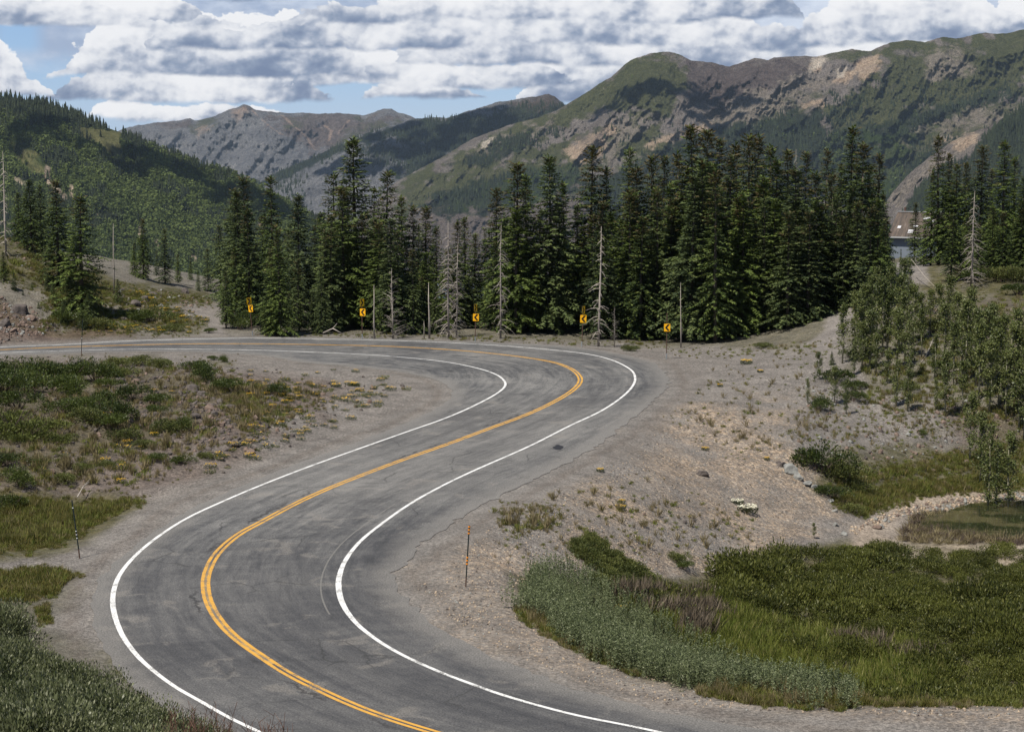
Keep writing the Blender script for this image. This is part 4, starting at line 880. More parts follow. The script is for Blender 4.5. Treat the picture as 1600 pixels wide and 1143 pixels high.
for pts, rad, lab in [([(505,520,151.5),(520,513,151),(535,521,151)], .06, 'pale fallen branch in the shade below the spruces'), ([(1240,700,113)]*0, 0, ''), ([(1458,530,134),(1447,560,131.5),(1438,592,130)], .045, 'thin white dead pole leaning among the saplings'),
    ([(1424,405,165),(1445,432,160),(1465,452,156)], .03, 'grey fallen pole on the slope under the shed'), ([(121,776,88),(130,760,89),(140,752,90)], .03, 'little bleached stick standing in the swale grass'), ([(1470,600,128),(1500,588,129),(1530,582,130)], .05, 'brown fallen branch on the rubble slope'),
    ([(1490,452,156),(1515,470,152),(1530,478,150)], .03, 'dead pole lying below the silver-grey snag'), ([(1095,905,86.5),(1108,893,86.5),(1118,888,86.6)], .03, 'bare grey stick poking out of the willow edge')]:
    if not pts: continue
    mb = MB(); P = []
    for px, py, Y in pts:
        X, Yy, Z = at(px, py, Y); P.append((float(X), float(Yy), max(float(Z), float(zf(X, Yy))+rad*.7)))
    mb.tube(P, [rad, rad*.8, rad*.4], 6); mb.tube([P[1], (P[1][0]+.3, P[1][1]+.2, P[1][2]+.35)], [rad*.5, rad*.2], 5)
    o = link('dead_branch', mb.mesh('dead_branch', True), DEADP); tag(o, lab, 'branch', 'fallen dead branches')

# ------------------------------------------------------------------ aspens and leafy saplings
ASP = leafmat('aspen_leaves', (.060, .080, .022), (.140, .165, .050), (.22, .23, .09), .9, .35, rough=.45)
m_, t_, b_ = mat('aspen_bark'); t_.l.new(t_.mix(t_.noise(pos(t_), 7, 3), (.16, .15, .10), (.42, .40, .29)), b_.inputs['Base Color']); ABARK = m_
def aspen_proto(seed, R=.16, n=1500, low=.12):
    """unit-height slender sapling about 4 m tall"""
    r = random.Random(seed); lv = Leaves(); tr = MB(); bx_ = r.uniform(-.03, .03)
    tr.tube([(0, 0, -.02), (bx_, 0, .4), (bx_*.5, .01, .75), (bx_, 0, .97)], [.013, .010, .006, .002], 6)
    br = []
    for i in range(30):
        z = r.uniform(low, .95); a = r.uniform(0, 6.28); L = R*(1-z)**.35*r.uniform(.45, 1.15)*(1 if z > .3 else .7)
        o = Vector((math.cos(a), math.sin(a), 0)); p0 = Vector((bx_*.6, 0, z)); p1 = p0+o*L*.55+Vector((0, 0, L*.55)); p2 = p0+o*L+Vector((0, 0, L*.9))
        tr.tube([p0, p1, p2], [.004, .0025, .001], 3); br.append((p0, p1, p2))
    for i in range(n):
        p0, p1, p2 = r.choice(br); u = r.random()**.7
        p = p0.lerp(p1, u*2) if u < .5 else p1.lerp(p2, u*2-1)
        p = p+Vector((r.gauss(0, .022), r.gauss(0, .022), r.gauss(0, .028)))
        s_ = r.uniform(.014, .029); lv.spray(p, Vector((r.uniform(-1, 1), r.uniform(-1, 1), r.uniform(-1, .3))), s_, s_*.85, r.uniform(-3, 3))
    t1 = tr.mesh('trunk', True); t1.materials.append(ABARK)
    return lv.mesh('crown', ASP), t1
AS = [aspen_proto(i, R, n, lo) for i, (R, n, lo) in enumerate([(.125, 1700, .18), (.105, 1500, .28), (.165, 2000, .08), (.11, 1300, .1)])]
A_ = [(1316,472,540,131,1),(1335,452,560,132,0),(1352,440,575,133,2),(1362,425,570,136,0),(1378,430,590,132,2),(1392,412,580,138,1),(1404,425,585,134,0),(1414,452,600,131,2),(1428,440,592,134,0),(1346,500,590,129,2),(1370,520,600,127.5,2),(1386,545,610,126,2),(1440,480,600,131,1),(1334,530,592,128,3),(1420,405,470,150,3),
 (1400,560,640,122,3),(1418,575,650,121,2),(1452,450,590,136,1),(1468,440,600,136,0),(1482,428,605,136,1),(1496,455,612,133,2),(1510,462,640,127,0),(1524,480,650,126,2),(1538,478,648,127,0),(1552,492,655,125,1),(1566,486,655,126,0),(1580,500,660,124,2),(1595,510,662,124,0),(1608,500,662,124,1),(1545,530,662,122.5,2),(1572,545,666,122,2),(1460,520,620,127,3),(1478,545,650,121,2),(1592,560,668,121.5,2),
 (1515,610,690,116,2),(1530,640,715,112,2),(1543,660,740,108.5,3),(1575,672,752,108,2),(1556,690,748,108,3),(1462,590,645,121.5,3),(1505,560,655,122,1),(1280,548,600,127,2),(1303,570,628,122,2),(1262,590,630,121,3),(1322,590,640,120,3),(1272,815,850,97,2),(1490,500,640,126,1),(1476,470,610,131,0),(1502,480,620,129,2),(1518,445,640,132,0),(1530,500,650,124,1),(1548,470,645,128,0),(1560,510,655,123.5,2),(1588,478,650,127,0),(1600,535,664,121,2),(1342,465,575,131,2),(1358,480,588,129,0),(1386,450,585,132,0),(1400,480,600,129,2),(1422,500,606,127,3),(1370,415,560,139,1),(1412,400,560,142,0),(1440,455,590,135,2)]
def Aname(i, n, px, ty):
    return None
A_s = sorted(A_, key=lambda a: a[0])
zones = [((1255, 1326), 'left edge of the sapling slope, beside the round shrubs'), ((1326, 1400), 'thicket right of the dirt track'), ((1400, 1455), 'middle of the sapling slope'), ((1455, 1512), 'below the silver dead spruce'), ((1512, 1560), 'tall aspen clump over the pond'), ((1560, 1700), 'aspens against the right edge')]
cnt = {}
for px, ty, by, Y, k in A_s:
    zi = [i for i, z in enumerate(zones) if z[0][0] <= px < z[0][1]][0]; cnt[zi] = cnt.get(zi, -1)+1
    X, Yy, z = under(px, Y); _, _, zt = at(px, ty, Y); h = max(.8, float(zt)-z)
    big_ = 'tall thin' if h > 4 else ('leafy young' if h > 2.4 else 'short bushy')
    lab = '%s aspen, %s from left, %s' % (big_, word(cnt[zi]), zones[zi][1])
    if px == 1272: lab = 'single dark willow bush at the foot of the gravel slope, left of the pond'
    o = empty('aspen_sapling', (X, Yy, z-.03), random.uniform(0, 6.3), (h*(1.0 if h > 4 else 1.2),)*2+(h,)); tag(o, lab, 'tree', 'aspen saplings on the right slope')
    for nm, me in zip(('crown', 'trunk'), AS[k]):
        c = bpy.data.objects.new(nm, me); COL.objects.link(c); c.parent = o

# ------------------------------------------------------------------ shrubs
def shrub_mesh(seed, n, mt, leaf=(.05, .09), flat=.6, spiky=0.0, lob=6):
    n = int(n*1.7)
    """unit-radius leafy shrub"""
    r = random.Random(seed); lv = Leaves(); lb = [(Vector((r.uniform(-.55, .55), r.uniform(-.55, .55), r.uniform(.1, .5)*flat)), r.uniform(.35, .6)) for _ in range(lob)]
    for i in range(n):
        c, R = r.choice(lb); d = Vector((r.gauss(0, 1), r.gauss(0, 1), abs(r.gauss(.3, 1)))).normalized()
        p = c+Vector((d.x, d.y, d.z*flat))*R*r.uniform(.55, 1.08)
        s_ = r.uniform(*leaf); dd = d+Vector((r.uniform(-.8, .8), r.uniform(-.8, .8), r.uniform(-.4, .8)+spiky))
        lv.spray(p, dd, s_, s_*(.55 if spiky == 0 else .42), r.uniform(-3, 3))
    return lv.mesh('foliage', mt)
def twigs_mesh(seed, n=16, mt=TWIG, h=.7):
    r = random.Random(seed); mb = MB()
    for i in range(n):
        a = r.uniform(0, 6.28); q_ = r.uniform(.2, .75)
        mb.tube([(0, 0, -.1), (math.cos(a)*q_*.5, math.sin(a)*q_*.5, h*.4), (math.cos(a)*q_, math.sin(a)*q_, h*r.uniform(.5, .9))], [.02, .012, .005], 3)
    me = mb.mesh('stems'); me.materials.append(mt); return me
SHG = leafmat('shrub_leaves', (.028, .044, .010), (.080, .105, .022), (.12, .14, .035), 1.2, .28, rough=.45)
SHY = leafmat('pale_shrub_leaves', (.055, .070, .018), (.13, .145, .038), (.16, .16, .05), 1.2, .28)
SHJ = leafmat('juniper_leaves', (.05, .065, .013), (.105, .12, .026), None, 1.2, .15)
shm = [shrub_mesh(1, 1500, SHG), shrub_mesh(2, 1500, SHG, flat=.8), shrub_mesh(3, 1500, SHY), shrub_mesh(4, 1600, SHJ, (.05, .09), .35, .2, 9)]
stm = [twigs_mesh(i) for i in range(2)]
ST_ = [(6,592,46,1,.7,'tall dark shrub at the very left edge under the far lane'),(40,590,44,1,.75,'dark shrub crest second in from the left edge'),(84,588,42,0,.75,'dark shrub crest just left of the small snow stake'),(122,586,38,1,.7,'dark shrub crest right under the small snow stake'),(8,615,60,0,1.,'dark shrub below the left edge crest'),(46,615,56,1,1.,'second row dark shrub left of the juniper mat'),(82,612,50,0,.9,'second row dark shrub above the mound centre'),(118,618,46,1,.9,'second row shrub at the right end of the dark mass'),(180,575,34,2,.7,'pale weeds on the mound crest'),(215,572,34,2,.6,'pale weeds along the far shoulder'),(250,575,34,2,.6,'yellowish weeds left of the green strip'),(4,660,60,3,.8,'juniper mat touching the left edge'),(40,690,60,3,.6,'lower edge of the juniper mat'),(88,688,40,3,.6,'right tip of the juniper mat by the brown rock'),(112,640,40,0,1.,'dark bush between mat and mound centre'),(146,650,46,1,1.,'tall bright green bush in the mound centre'),(180,655,44,1,.9,'green bush right of the tall bright one'),(190,690,40,2,.7,'low yellow-green bush below the mound centre'),(225,700,30,2,.6,'low pale bush below the rock outcrop'),(60,725,30,2,.5,'grey-green tuft on the lower mound'),(170,730,30,2,.5,'grey-green tuft above the swale tip'),(8,725,40,0,.8,'dark bush on the left edge above the swale'),(248,645,26,0,.9,'dark bush hugging the outcrop'),(395,500,50,1,1.5,'upper part of the leafy bush behind the leftmost chevron post'),(374,515,32,1,1.2,'leafy bush at the mouth of the dirt side road'),(1305,600,40,0,1.,'dark bush under the small saplings'),(1338,612,30,0,.9,'dark bush right of the small saplings'),(1345,770,36,2,.7,'pale green bush above the pond shore'),(1560,735,40,2,.8,'bush at the foot of the front aspens'),(1420,610,30,2,.7,'bush in the sapling slope'),(1385,470,50,2,.9,'yellow-green scrub at the top of the dirt track'),(1460,520,40,2,.8,'scrub under the silver-grey snag'),(1590,440,44,2,.9,'scrub below the right edge spruces'),(1520,440,40,0,.8,'green scrub left of the right edge spruces'),(1480,580,34,0,.8,'dark bush among the aspen stems'),
 (18,604,56,0,.8,'large dark shrub mass at the left edge beside the far lane'),(62,598,54,1,.8,'dark green shrub under the road edge, next to the left edge mass'),(105,598,52,0,.8,'dark shrub left of the small snow stake'),(150,596,50,1,.8,'mid green shrub right of the small snow stake'),(190,590,40,2,.6,'yellowish weedy shrub along the mound top'),
 (18,680,80,3,.7,'mat-like juniper spreading at the left edge'),(60,672,60,3,.6,'low juniper mat, right half, near a brown rock'),(28,640,50,1,.7,'dark shrub between the juniper mat and the big shrubs'),(95,648,44,0,.9,'rounded dark shrub left of the mound centre'),(158,632,34,1,.9,'dark shrub above the middle of the mound'),(135,660,46,2,.8,'bright green bush cluster in the mound middle'),(165,672,44,0,.8,'green bush cluster right of the bright one'),
 (208,625,38,1,.9,'dark shrub under the mound ridge'),(238,632,34,0,1.,'dark rounded shrub left of the black rocks'),(268,676,44,2,.6,'loose green bush below the black rocks'),(290,668,28,1,.6,'small dark bush below the rock band'),(170,605,30,0,.8,'small dark shrub in the mound top weeds'),
 (300,582,34,0,.8,'upper end of the green shrub strip down the mound'),(322,594,40,1,.8,'middle of the green shrub strip down the mound'),(345,612,40,0,.75,'lower end of the green shrub strip'),(432,618,30,1,1.25,'single round dark bush among yellow flowers'),(335,562,14,0,.9,'tiny green bush at the far shoulder'),(350,565,16,1,.8,'second tiny green bush at the far shoulder'),
 (240,720,26,0,.7,'little bush low on the mound'),(100,752,30,2,.6,'pale bush above the swale'),(30,760,44,1,.7,'green bush above the swale at left edge'),(130,735,26,2,.6,'little pale bush near the stick'),(285,725,26,1,.6,'dark tuft low on the mound by the road'),(320,715,22,2,.6,'pale tuft low on the mound by the road'),(12,800,44,0,.8,'dark bush at left edge of the swale'),
 (385,512,44,0,1.6,'big leafy green bush around the leftmost chevron post'),(425,522,30,1,1.2,'green bush right of the leftmost chevron post'),(325,520,16,0,.9,'small bush in the mouth of the dirt side road'),(238,505,40,1,.6,'mid green bush on the bank left of the dirt side road'),(215,500,34,0,.6,'green bush left of the bank bush'),(270,518,30,2,.5,'weedy bush beside the dirt side road'),(150,512,34,2,.6,'green weeds on the red bank'),(110,505,40,0,.8,'low green bush under the roadside spruces'),
 (1280,642,36,1,1.2,'round bright green shrub on the gravel slope'),(1332,628,30,0,.7,'small green shrub right of the round one'),(1240,550,0,0,0,''),(1232,566,0,0,0,''),(1282,738,66,1,1.2,'big dark green shrub at the foot of the gravel slope'),(1318,752,60,2,.9,'light green shrub spilling right of the big dark one'),(1300,778,40,0,.9,'green shrub above the rocky corner of the pond'),(1330,800,30,2,.9,'grassy shrub by the rocky shore'),
 (1440,680,16,1,.8,'tiny round bush alone on the grey slope'),(1060,878,30,2,.9,'small green bush in the gully of the gravel slope'),(1065,888,24,0,.8,'leafy bush below the gully bush'),(1195,543,24,2,.4,'low bright mat at the edge of the stand'),(985,548,24,2,.5,'pale green mat by the far road edge'),(1330,560,26,1,.7,'dark bush at the dirt track bend'),(1400,470,40,0,.8,'green bush beside the dirt track top'),(1370,465,50,2,.8,'yellow-green bushes along the dirt track'),(1560,440,44,2,.8,'yellow-green scrub under the right-hand spruces'),(1590,460,34,0,.8,'scrub at the right edge under the spruces')]
def put_shrub(name, px, py, wpx, kd, asp, lab, group, Y=None, fol=None):
    q_ = hit(px, py)
    if not q_: print('miss', px, py); return
    X, Yy, z = q_; r = wpx*Yy/F*.62
    r *= 1.32; asp = min(1.15, asp*1.5)
    o = empty(name, (X, Yy, z-.04), random.uniform(0, 6.3), (r, r, r*asp)); tag(o, lab, 'shrub', group)
    for nm, me in (('foliage', fol or shm[kd]), ('stems', stm[kd % 2])):
        c = bpy.data.objects.new(nm, me); COL.objects.link(c); c.parent = o
    return o
for px, py, wp, kd, asp, lab in ST_:
    if wp: put_shrub('shrub', px, py, wp, kd, asp*1.15, lab, 'shrubs on the banks')
# flowering plants one could point at
def flower_mesh(seed, mt_, fl, n=260, nf=60):
    r = random.Random(seed); lv = Leaves(); lf = Leaves()
    for i in range(n):
        a = r.uniform(0, 6.28); q_ = r.random()**.5*.9; p = Vector((math.cos(a)*q_, math.sin(a)*q_, r.uniform(0, .5)))
        lv.spray(p, Vector((math.cos(a)*.5, math.sin(a)*.5, 1)), r.uniform(.2, .35), .07, r.uniform(-3, 3))
    for i in range(nf):
        a = r.uniform(0, 6.28); q_ = r.random()**.5*.85; p = Vector((math.cos(a)*q_, math.sin(a)*q_, r.uniform(.6, .85)))
        for k in range(3): lf.spray(p+Vector((r.uniform(-.04, .04), r.uniform(-.04, .04), 0)), Vector((r.uniform(-1, 1), r.uniform(-1, 1), .3)), .14, .12, r.uniform(-.4, .4))
    return lv.mesh('foliage', mt_), lf.mesh('flowers', fl)
m_, t_, b_ = mat('yellow_petals'); b_.inputs['Base Color'].default_value = (.58, .36, .02, 1); YP = m_
m_, t_, b_ = mat('cream_petals'); b_.inputs['Base Color'].default_value = (.66, .64, .50, 1); WP = m_
GRN = leafmat('herb_leaves', (.040, .058, .022), (.085, .105, .042), None, 1.5, .3)
yf = flower_mesh(1, GRN, YP); wf = flower_mesh(2, GRN, WP, 260, 90)
for px, py, wp, me, lab in [(1168,802,30,wf,'cream-flowered plant clump on the gravel slope'),(1152,788,20,wf,'smaller cream-flowered clump above the larger one'),(970,796,16,yf,'yellow-flowered plant alone on the pebbly slope, near the road'),(972,788,10,yf,'top tuft of yellow flowers on the pebbly slope'),(1102,704,12,yf,'lone yellow-flowered tuft high on the grey slope'),(938,738,12,yf,'yellow-flowered tuft at the broken asphalt edge'),(1166,569,18,yf,'yellow flower mat on the gravel turnout'),(1188,582,10,yf,'smaller yellow tuft below the flower mat'),(1125,605,9,yf,'yellow tuft between turnout and slope'),(1198,720,9,yf,'yellow tuft above the pale rocks'),(970,955,18,yf,'yellow flowers in the silvery herbs'),(893,1008,12,yf,'yellow flowers at the roadside verge')]:
    q_ = hit(px, py)
    if not q_: continue
    X, Yy, z = q_; r = wp*Yy/F*.6
    o = empty('flowering_plant', (X, Yy, z-.02), random.uniform(0, 6.3), (r, r, max(r*.9, .25))); tag(o, lab, 'plant', 'flowering plants')
    for nm, m__ in (('foliage', me[0]), ('flowers', me[1])):
        c = bpy.data.objects.new(nm, m__); COL.objects.link(c); c.parent = o

# ------------------------------------------------------------------ stuff plants
def polysamp(poly, n, soft=0, seed=0, jitter=8):
    """ground points seen inside an image polygon, spread evenly over the ground"""
    a = np.array(poly, float); out = []
    x = RNG.uniform(a[:, 0].min()-10, a[:, 0].max()+10, n*4); y = RNG.uniform(a[:, 1].min()-10, a[:, 1].max()+10, n*4)
    d = sdpoly(x, y, poly)+jitter*fbm(x/16, y/10, 0, 3, seed)
    k = d > 0; x, y = x[k][:n], y[k][:n]
    Yg = 52160/np.maximum(y-183, 200)
    # vectorised march on to the terrain
    Y = Yg*.8
    hitY = np.full(len(x), np.nan)
    for s_ in np.arange(.72, 1.45, .004):
        Yt = Yg*s_; X, YY, Z = at(x, y, Yt); h = (Z <= zf(X, YY)) & np.isnan(hitY); hitY[h] = Yt[h]
    ok = ~np.isnan(hitY); X, YY, Z = at(x[ok], y[ok], hitY[ok]); Z = zf(X, YY)
    return X, YY, Z, x[ok], y[ok]
def worldsamp(poly, dens, y0, y1, x0, x1, seed=0, jitter=10, zoff=0.0):
    """even on the ground (so the far side of a dip is filled as well)"""
    n = int((x1-x0)*(y1-y0)*dens); X = RNG.uniform(x0, x1, n); Y = RNG.uniform(y0, y1, n); Z = zf(X, Y)
    px, py = proj(X, Y, Z+zoff); k = sdpoly(px, py, poly)+jitter*fbm(px/25, py/15, 0, 3, seed) > 0
    return X[k], Y[k], Z[k], px[k], py[k]
def offroad(X, Y, m=1.2):
    return sdpoly(X, Y, ROADPOLY) < -m
WIL = leafmat('willow_leaves', (.038, .046, .010), (.112, .124, .026), (.17, .168, .05), .35, .25, rough=.5)
WILN = leafmat('near_willow_leaves', (.045, .058, .022), (.145, .160, .078), (.27, .28, .18), 1.2, .25, rough=.4)
SIL = leafmat('silver_herb_leaves', (.075, .096, .040), (.185, .215, .105), (.26, .28, .17), .9, .25)
GRS = leafmat('green_grass_blades', (.080, .105, .015), (.195, .215, .045), (.25, .23, .08), .5, .35)
GRD = leafmat('dry_grass_blades', (.13, .108, .050), (.27, .22, .12), None, 1.0, .3)
GRO = leafmat('olive_grass_blades', (.078, .082, .018), (.175, .160, .045), (.22, .17, .06), .7, .35)
RUS = leafmat('purple_seed_heads', (.085, .068, .048), (.18, .145, .105), None, 1., .2)
def wil(seed, mt, n, leaf, flat=.75): return shrub_mesh(seed, n, mt, leaf, flat, .3, 7)
def grass(seed, mt, n=60, h=.5, sp=.28, wd=.012, lean=.35):
    r = random.Random(seed); V = []; 
    lv = Leaves()
    for i in range(n):
        a = r.uniform(0, 6.28); q_ = r.random()*sp; p = Vector((math.cos(a)*q_, math.sin(a)*q_, 0)); hh = h*r.uniform(.5, 1.1)
        d = Vector((r.gauss(0, lean), r.gauss(0, lean), 1)); lv.spray(p, d, hh, wd*r.uniform(.8, 1.5)*2, r.uniform(-3, 3))
    return lv.mesh('grass_tuft', mt)
def spike(seed, mt, n=70, h=.9):
    """upright leafy stalks"""
    r = random.Random(seed); lv = Leaves()
    for s_ in range(6):
        b = Vector((r.uniform(-.25, .25), r.uniform(-.25, .25), 0)); hh = h*r.uniform(.65, 1.1); ln = Vector((r.gauss(0, .08), r.gauss(0, .08), 0))
        for i in range(n//2):
            u = r.random()**.8; p = b+ln*u+Vector((0, 0, hh*u)); a = r.uniform(0, 6.28)
            lv.spray(p, Vector((math.cos(a), math.sin(a), r.uniform(.2, 1.4))), r.uniform(.07, .13)*(1.1-.5*u), .028, r.uniform(-2, 2))
    return lv.mesh('herb_stalks', mt)
wls = [wil(i+10, WIL, 620, (.07, .13)) for i in range(4)]
basin = [(1000,905),(1095,900),(1115,868),(1180,858),(1240,842),(1300,836),(1345,836),(1400,833),(1500,834),(1700,836),(1700,1106),(1480,1104),(1330,1095),(1290,1070),(1200,1062),(1130,1010),(1010,960),(960,925)]
X, Y, Z, px, py = worldsamp(basin, 1.9, 60, 106, 4, 33, 3, 6, .9)
k = offroad(X, Y, 3.2) & (px < 1720); X, Y, Z, px, py = [a[k] for a in (X, Y, Z, px, py)]
sz = .92*(1+.75*fbm(X/4, Y/4, 0, 3, 91))*RNG.uniform(.7, 1.15, len(X)); gap = (sdpoly(px, py, [(960,925),(1130,945),(1260,1000),(1300,1030),(1280,1062),(1200,1060),(1100,1010)]) > -4)
sz = np.where(gap, sz*.45, sz)
scatter('willow_thicket', 'dense low willow thicket filling the wet basin on the right', 'thicket', np.c_[X, Y, Z-.1], np.c_[sz, sz, sz*RNG.uniform(.9, 1.5, len(X))], RNG.uniform(0, 6.3, len(X)), RNG.integers(0, 4, len(X)), wls)
# sedge and purple seed heads in the gap
gp = [(950,915),(1110,930),(1260,985),(1420,1000),(1470,1040),(1440,1080),(1200,1062),(1090,1015)]
X, Y, Z, px, py = worldsamp(gp, 13, 60, 84, 2, 24, 5, 10, .3); kk = fbm(px/60, py/14, 0, 3, 8)+.0015*(px-1150)-.02*(py-970)*.3-.5*(px > 1160) > .1
gts = [grass(1, GRS), grass(2, GRS, 50, .6), grass(3, RUS, 50, .75, .25, .016), grass(4, RUS, 40, .65, .25, .018)]
scatter('wet_meadow_grass', 'green sedge and purplish seed heads in a strip across the thicket', 'grass', np.c_[X, Y, Z], RNG.uniform(.9, 1.5, len(X)), RNG.uniform(0, 6.3, len(X)), np.where(kk, RNG.integers(2, 4, len(X)), RNG.integers(0, 2, len(X))), gts)
# silvery herbs in a band along the shoulder
sv = [(812,905),(850,882),(900,880),(960,920),(1040,965),(1100,1000),(1180,1045),(1270,1060),(1330,1075),(1350,1096),(1290,1098),(1190,1068),(1090,1070),(1000,1055),(930,1020),(880,985),(840,955),(800,935)]
X, Y, Z, px, py = worldsamp(sv, 9, 55, 80, -1, 18, 6, 8, .4); k = offroad(X, Y, 2.2) & (fbm(X, Y, 0, 3, 66) > -.42); X, Y, Z = X[k], Y[k], Z[k]
sps = [spike(i, SIL) for i in range(3)]
scatter('silvery_herbs', 'tall silvery green herbs in a band along the gravel shoulder on the right', 'herbs', np.c_[X, Y, Z], RNG.uniform(.65, 1.15, len(X)), RNG.uniform(0, 6.3, len(X)), RNG.integers(0, 3, len(X)), sps)
# bright leafy strip on the slope
X, Y, Z, px, py = worldsamp([(895,840),(925,830),(960,860),(1010,885),(1030,915),(1090,925),(1080,950),(1010,945),(940,915),(905,880)], 11, 60, 92, 0, 14, 7, 6, .3)
brs = [shrub_mesh(40+i, 420, SHY, (.08, .15), .8, .6, 4) for i in range(2)]
scatter('bright_willow_shoots', 'bright green willow shoots spilling down the gravel slope', 'shoots', np.c_[X, Y, Z], RNG.uniform(.38, .7, len(X)), RNG.uniform(0, 6.3, len(X)), RNG.integers(0, 2, len(X)), brs)
# near willow, bottom left
nw = [(-60,915),(0,932),(40,985),(100,1000),(150,1012),(200,1045),(250,1062),(270,1085),(330,1110),(400,1128),(430,1150),(470,1190),(500,1330),(-60,1330)]
X, Y, Z, px, py = worldsamp(nw, 3.4, 40, 68, -19, 0, 8, 4, 1.25); k = offroad(X, Y, .9); X, Y, Z, px, py = [a[k] for a in (X, Y, Z, px, py)]
NW = [shrub_mesh(60+i, 1500, WILN, (.045, .085), 1.0, .45, 9) for i in range(3)]
sz = RNG.uniform(.6, 1.1, len(X))*np.where((px > 230), .7, 1)*(1+.6*fbm(X/1.6, Y/1.6, 0, 3, 95))
scatter('near_willow_thicket', 'grey-green willow thicket in the bottom left foreground', 'thicket', np.c_[X, Y, Z-.1], np.c_[sz, sz, sz*1.25], RNG.uniform(0, 6.3, len(X)), RNG.integers(0, 3, len(X)), NW)
def twig_plant(seed):
    r = random.Random(seed); mb = MB()
    for s_ in range(5):
        a = r.uniform(0, 6.28); L = r.uniform(.6, 1.0); p = [Vector((math.cos(a)*.3*q_*L, math.sin(a)*.3*q_*L, q_*L)) for q_ in (0, .5, 1)]; mb.tube(p, [.012, .008, .003], 3)
        for k in range(7):
            q_ = r.uniform(.35, .95); b = p[0].lerp(p[2], q_); e = b+Vector((r.uniform(-.16, .16), r.uniform(-.16, .16), r.uniform(.08, .25))); mb.tube([b, e], [.005, .002], 3)
    me = mb.mesh('red_twigs'); me.materials.append(REDT); return me
m_, t_, b_ = mat('red_twigs'); b_.inputs['Base Color'].default_value = (.10, .055, .040, 1); REDT = m_
X, Y, Z, px, py = worldsamp([(240,1095),(300,1075),(400,1110),(470,1150),(430,1300),(200,1250)], .8, 40, 62, -14, 0, 9, 8, 1.2); k = offroad(X, Y, .5); X, Y, Z = X[k], Y[k], Z[k]
scatter('red_willow_twigs', 'reddish bare twigs standing up from the foreground thicket by the edge line', 'twigs', np.c_[X, Y, Z+.1], RNG.uniform(.8, 1.6, len(X)), RNG.uniform(0, 6.3, len(X)), RNG.integers(0, 2, len(X)), [twig_plant(1), twig_plant(2)])
# swale grass on the left, shoulder grass
def gscat(name, lab, polys, protos, pidf=None, smin=.7, smax=1.3):
    L = []
    for poly, n, jit in polys:
        a = np.array(polysamp(poly, n, 0, len(poly)+n, jit)); ed = .4+.6*sstep(-2, 16, sdpoly(a[3], a[4], poly)+6*fbm(a[3]/9, a[4]/7, 0, 2, 3))
        L.append(np.vstack([a, ed*(1+.45*fbm(a[3]/25, a[4]/12, 0, 3, 71))]))
    A = np.concatenate(L, 1); k = offroad(A[0], A[1], .15); A = A[:, k]; n = A.shape[1]
    pid = RNG.integers(0, len(protos), n) if pidf is None else pidf(A)
    return scatter(name, lab, 'grass', A[:3].T, RNG.uniform(smin, smax, n)*A[5], RNG.uniform(0, 6.3, n), pid, protos)
gro = [grass(11, GRO, 60, .30), grass(12, GRO, 60, .5), grass(13, GRS, 60, .34), grass(14, GRS, 50, .42)]
gscat('swale_grass', 'lush green and olive grass in the roadside swale on the left', [([(-20,795),(60,778),(130,792),(200,776),(236,777),(190,805),(140,832),(110,848),(60,862),(30,866),(-20,864)], 1700, 12), ([(-20,896),(60,890),(130,896),(136,904),(98,914),(90,934),(40,942),(-20,938)], 800, 9), ([(55,950),(75,945),(80,975),(60,980)], 90, 4)], gro+[grass(15, GRO, 50, .34), grass(16, GRD, 40, .4)], None, .55, 1.05)
gscat('verge_grass', 'olive and reddish grass verge between gravel and herbs on the right', [([(805,950),(840,955),(880,990),(960,1030),(1000,1055),(1010,1065),(930,1035),(860,1000),(810,970)], 650, 6), ([(1085,1068),(1150,1062),(1260,1075),(1330,1085),(1340,1108),(1200,1108),(1090,1088)], 1500, 6), ([(1330,1085),(1620,1090),(1620,1106),(1340,1106)], 500, 6)], gro+[grass(15, GRD, 50, .5)], None, .6, 1.1)
mg = [([(-20,560),(200,562),(340,570),(390,640),(330,720),(200,770),(-20,780)], 900, 30), ([(200,565),(360,566),(420,600),(450,650),(380,680),(300,620)], 350, 25), ([(360,590),(500,590),(520,640),(400,690),(350,690)], 260, 30)]
gsm = [grass(21, GRO, 46, .32, .22), grass(22, GRD, 46, .36, .2), grass(23, GRS, 50, .25, .25), grass(24, GRD, 30, .5, .15)]
gscat('mound_grass', 'mixed dry and green grass tufts over the mound inside the bend', mg, gsm, None, .6, 1.2)
gscat('slope_grass', 'green grass and ground cover around the pond and under the aspens', [([(1300,780),(1340,762),(1420,750),(1520,742),(1640,735),(1640,770),(1500,775),(1430,785),(1390,800),(1345,808),(1300,795)], 1900, 10), ([(1290,760),(1330,738),(1420,718),(1520,700),(1640,690),(1640,745),(1500,750),(1400,760),(1320,775)], 1100, 18), ([(-20,365),(60,370),(120,420),(180,455),(170,500),(100,500),(60,460),(-20,440)], 900, 12), ([(1320,470),(1640,450),(1640,690),(1350,650)], 1500, 40), ([(1040,545),(1330,530),(1300,560),(1060,560)], 160, 8), ([(60,440),(200,440),(330,505),(300,525),(60,525)], 1300, 14), ([(180,450),(335,462),(330,480),(200,480)], 350, 8), ([(400,515),(1050,535),(1050,545),(400,528)], 500, 4), ([(40,380),(110,400),(170,440),(100,450),(0,400)], 250, 10)], gro+gsm[:3], None, .5, 1.0)
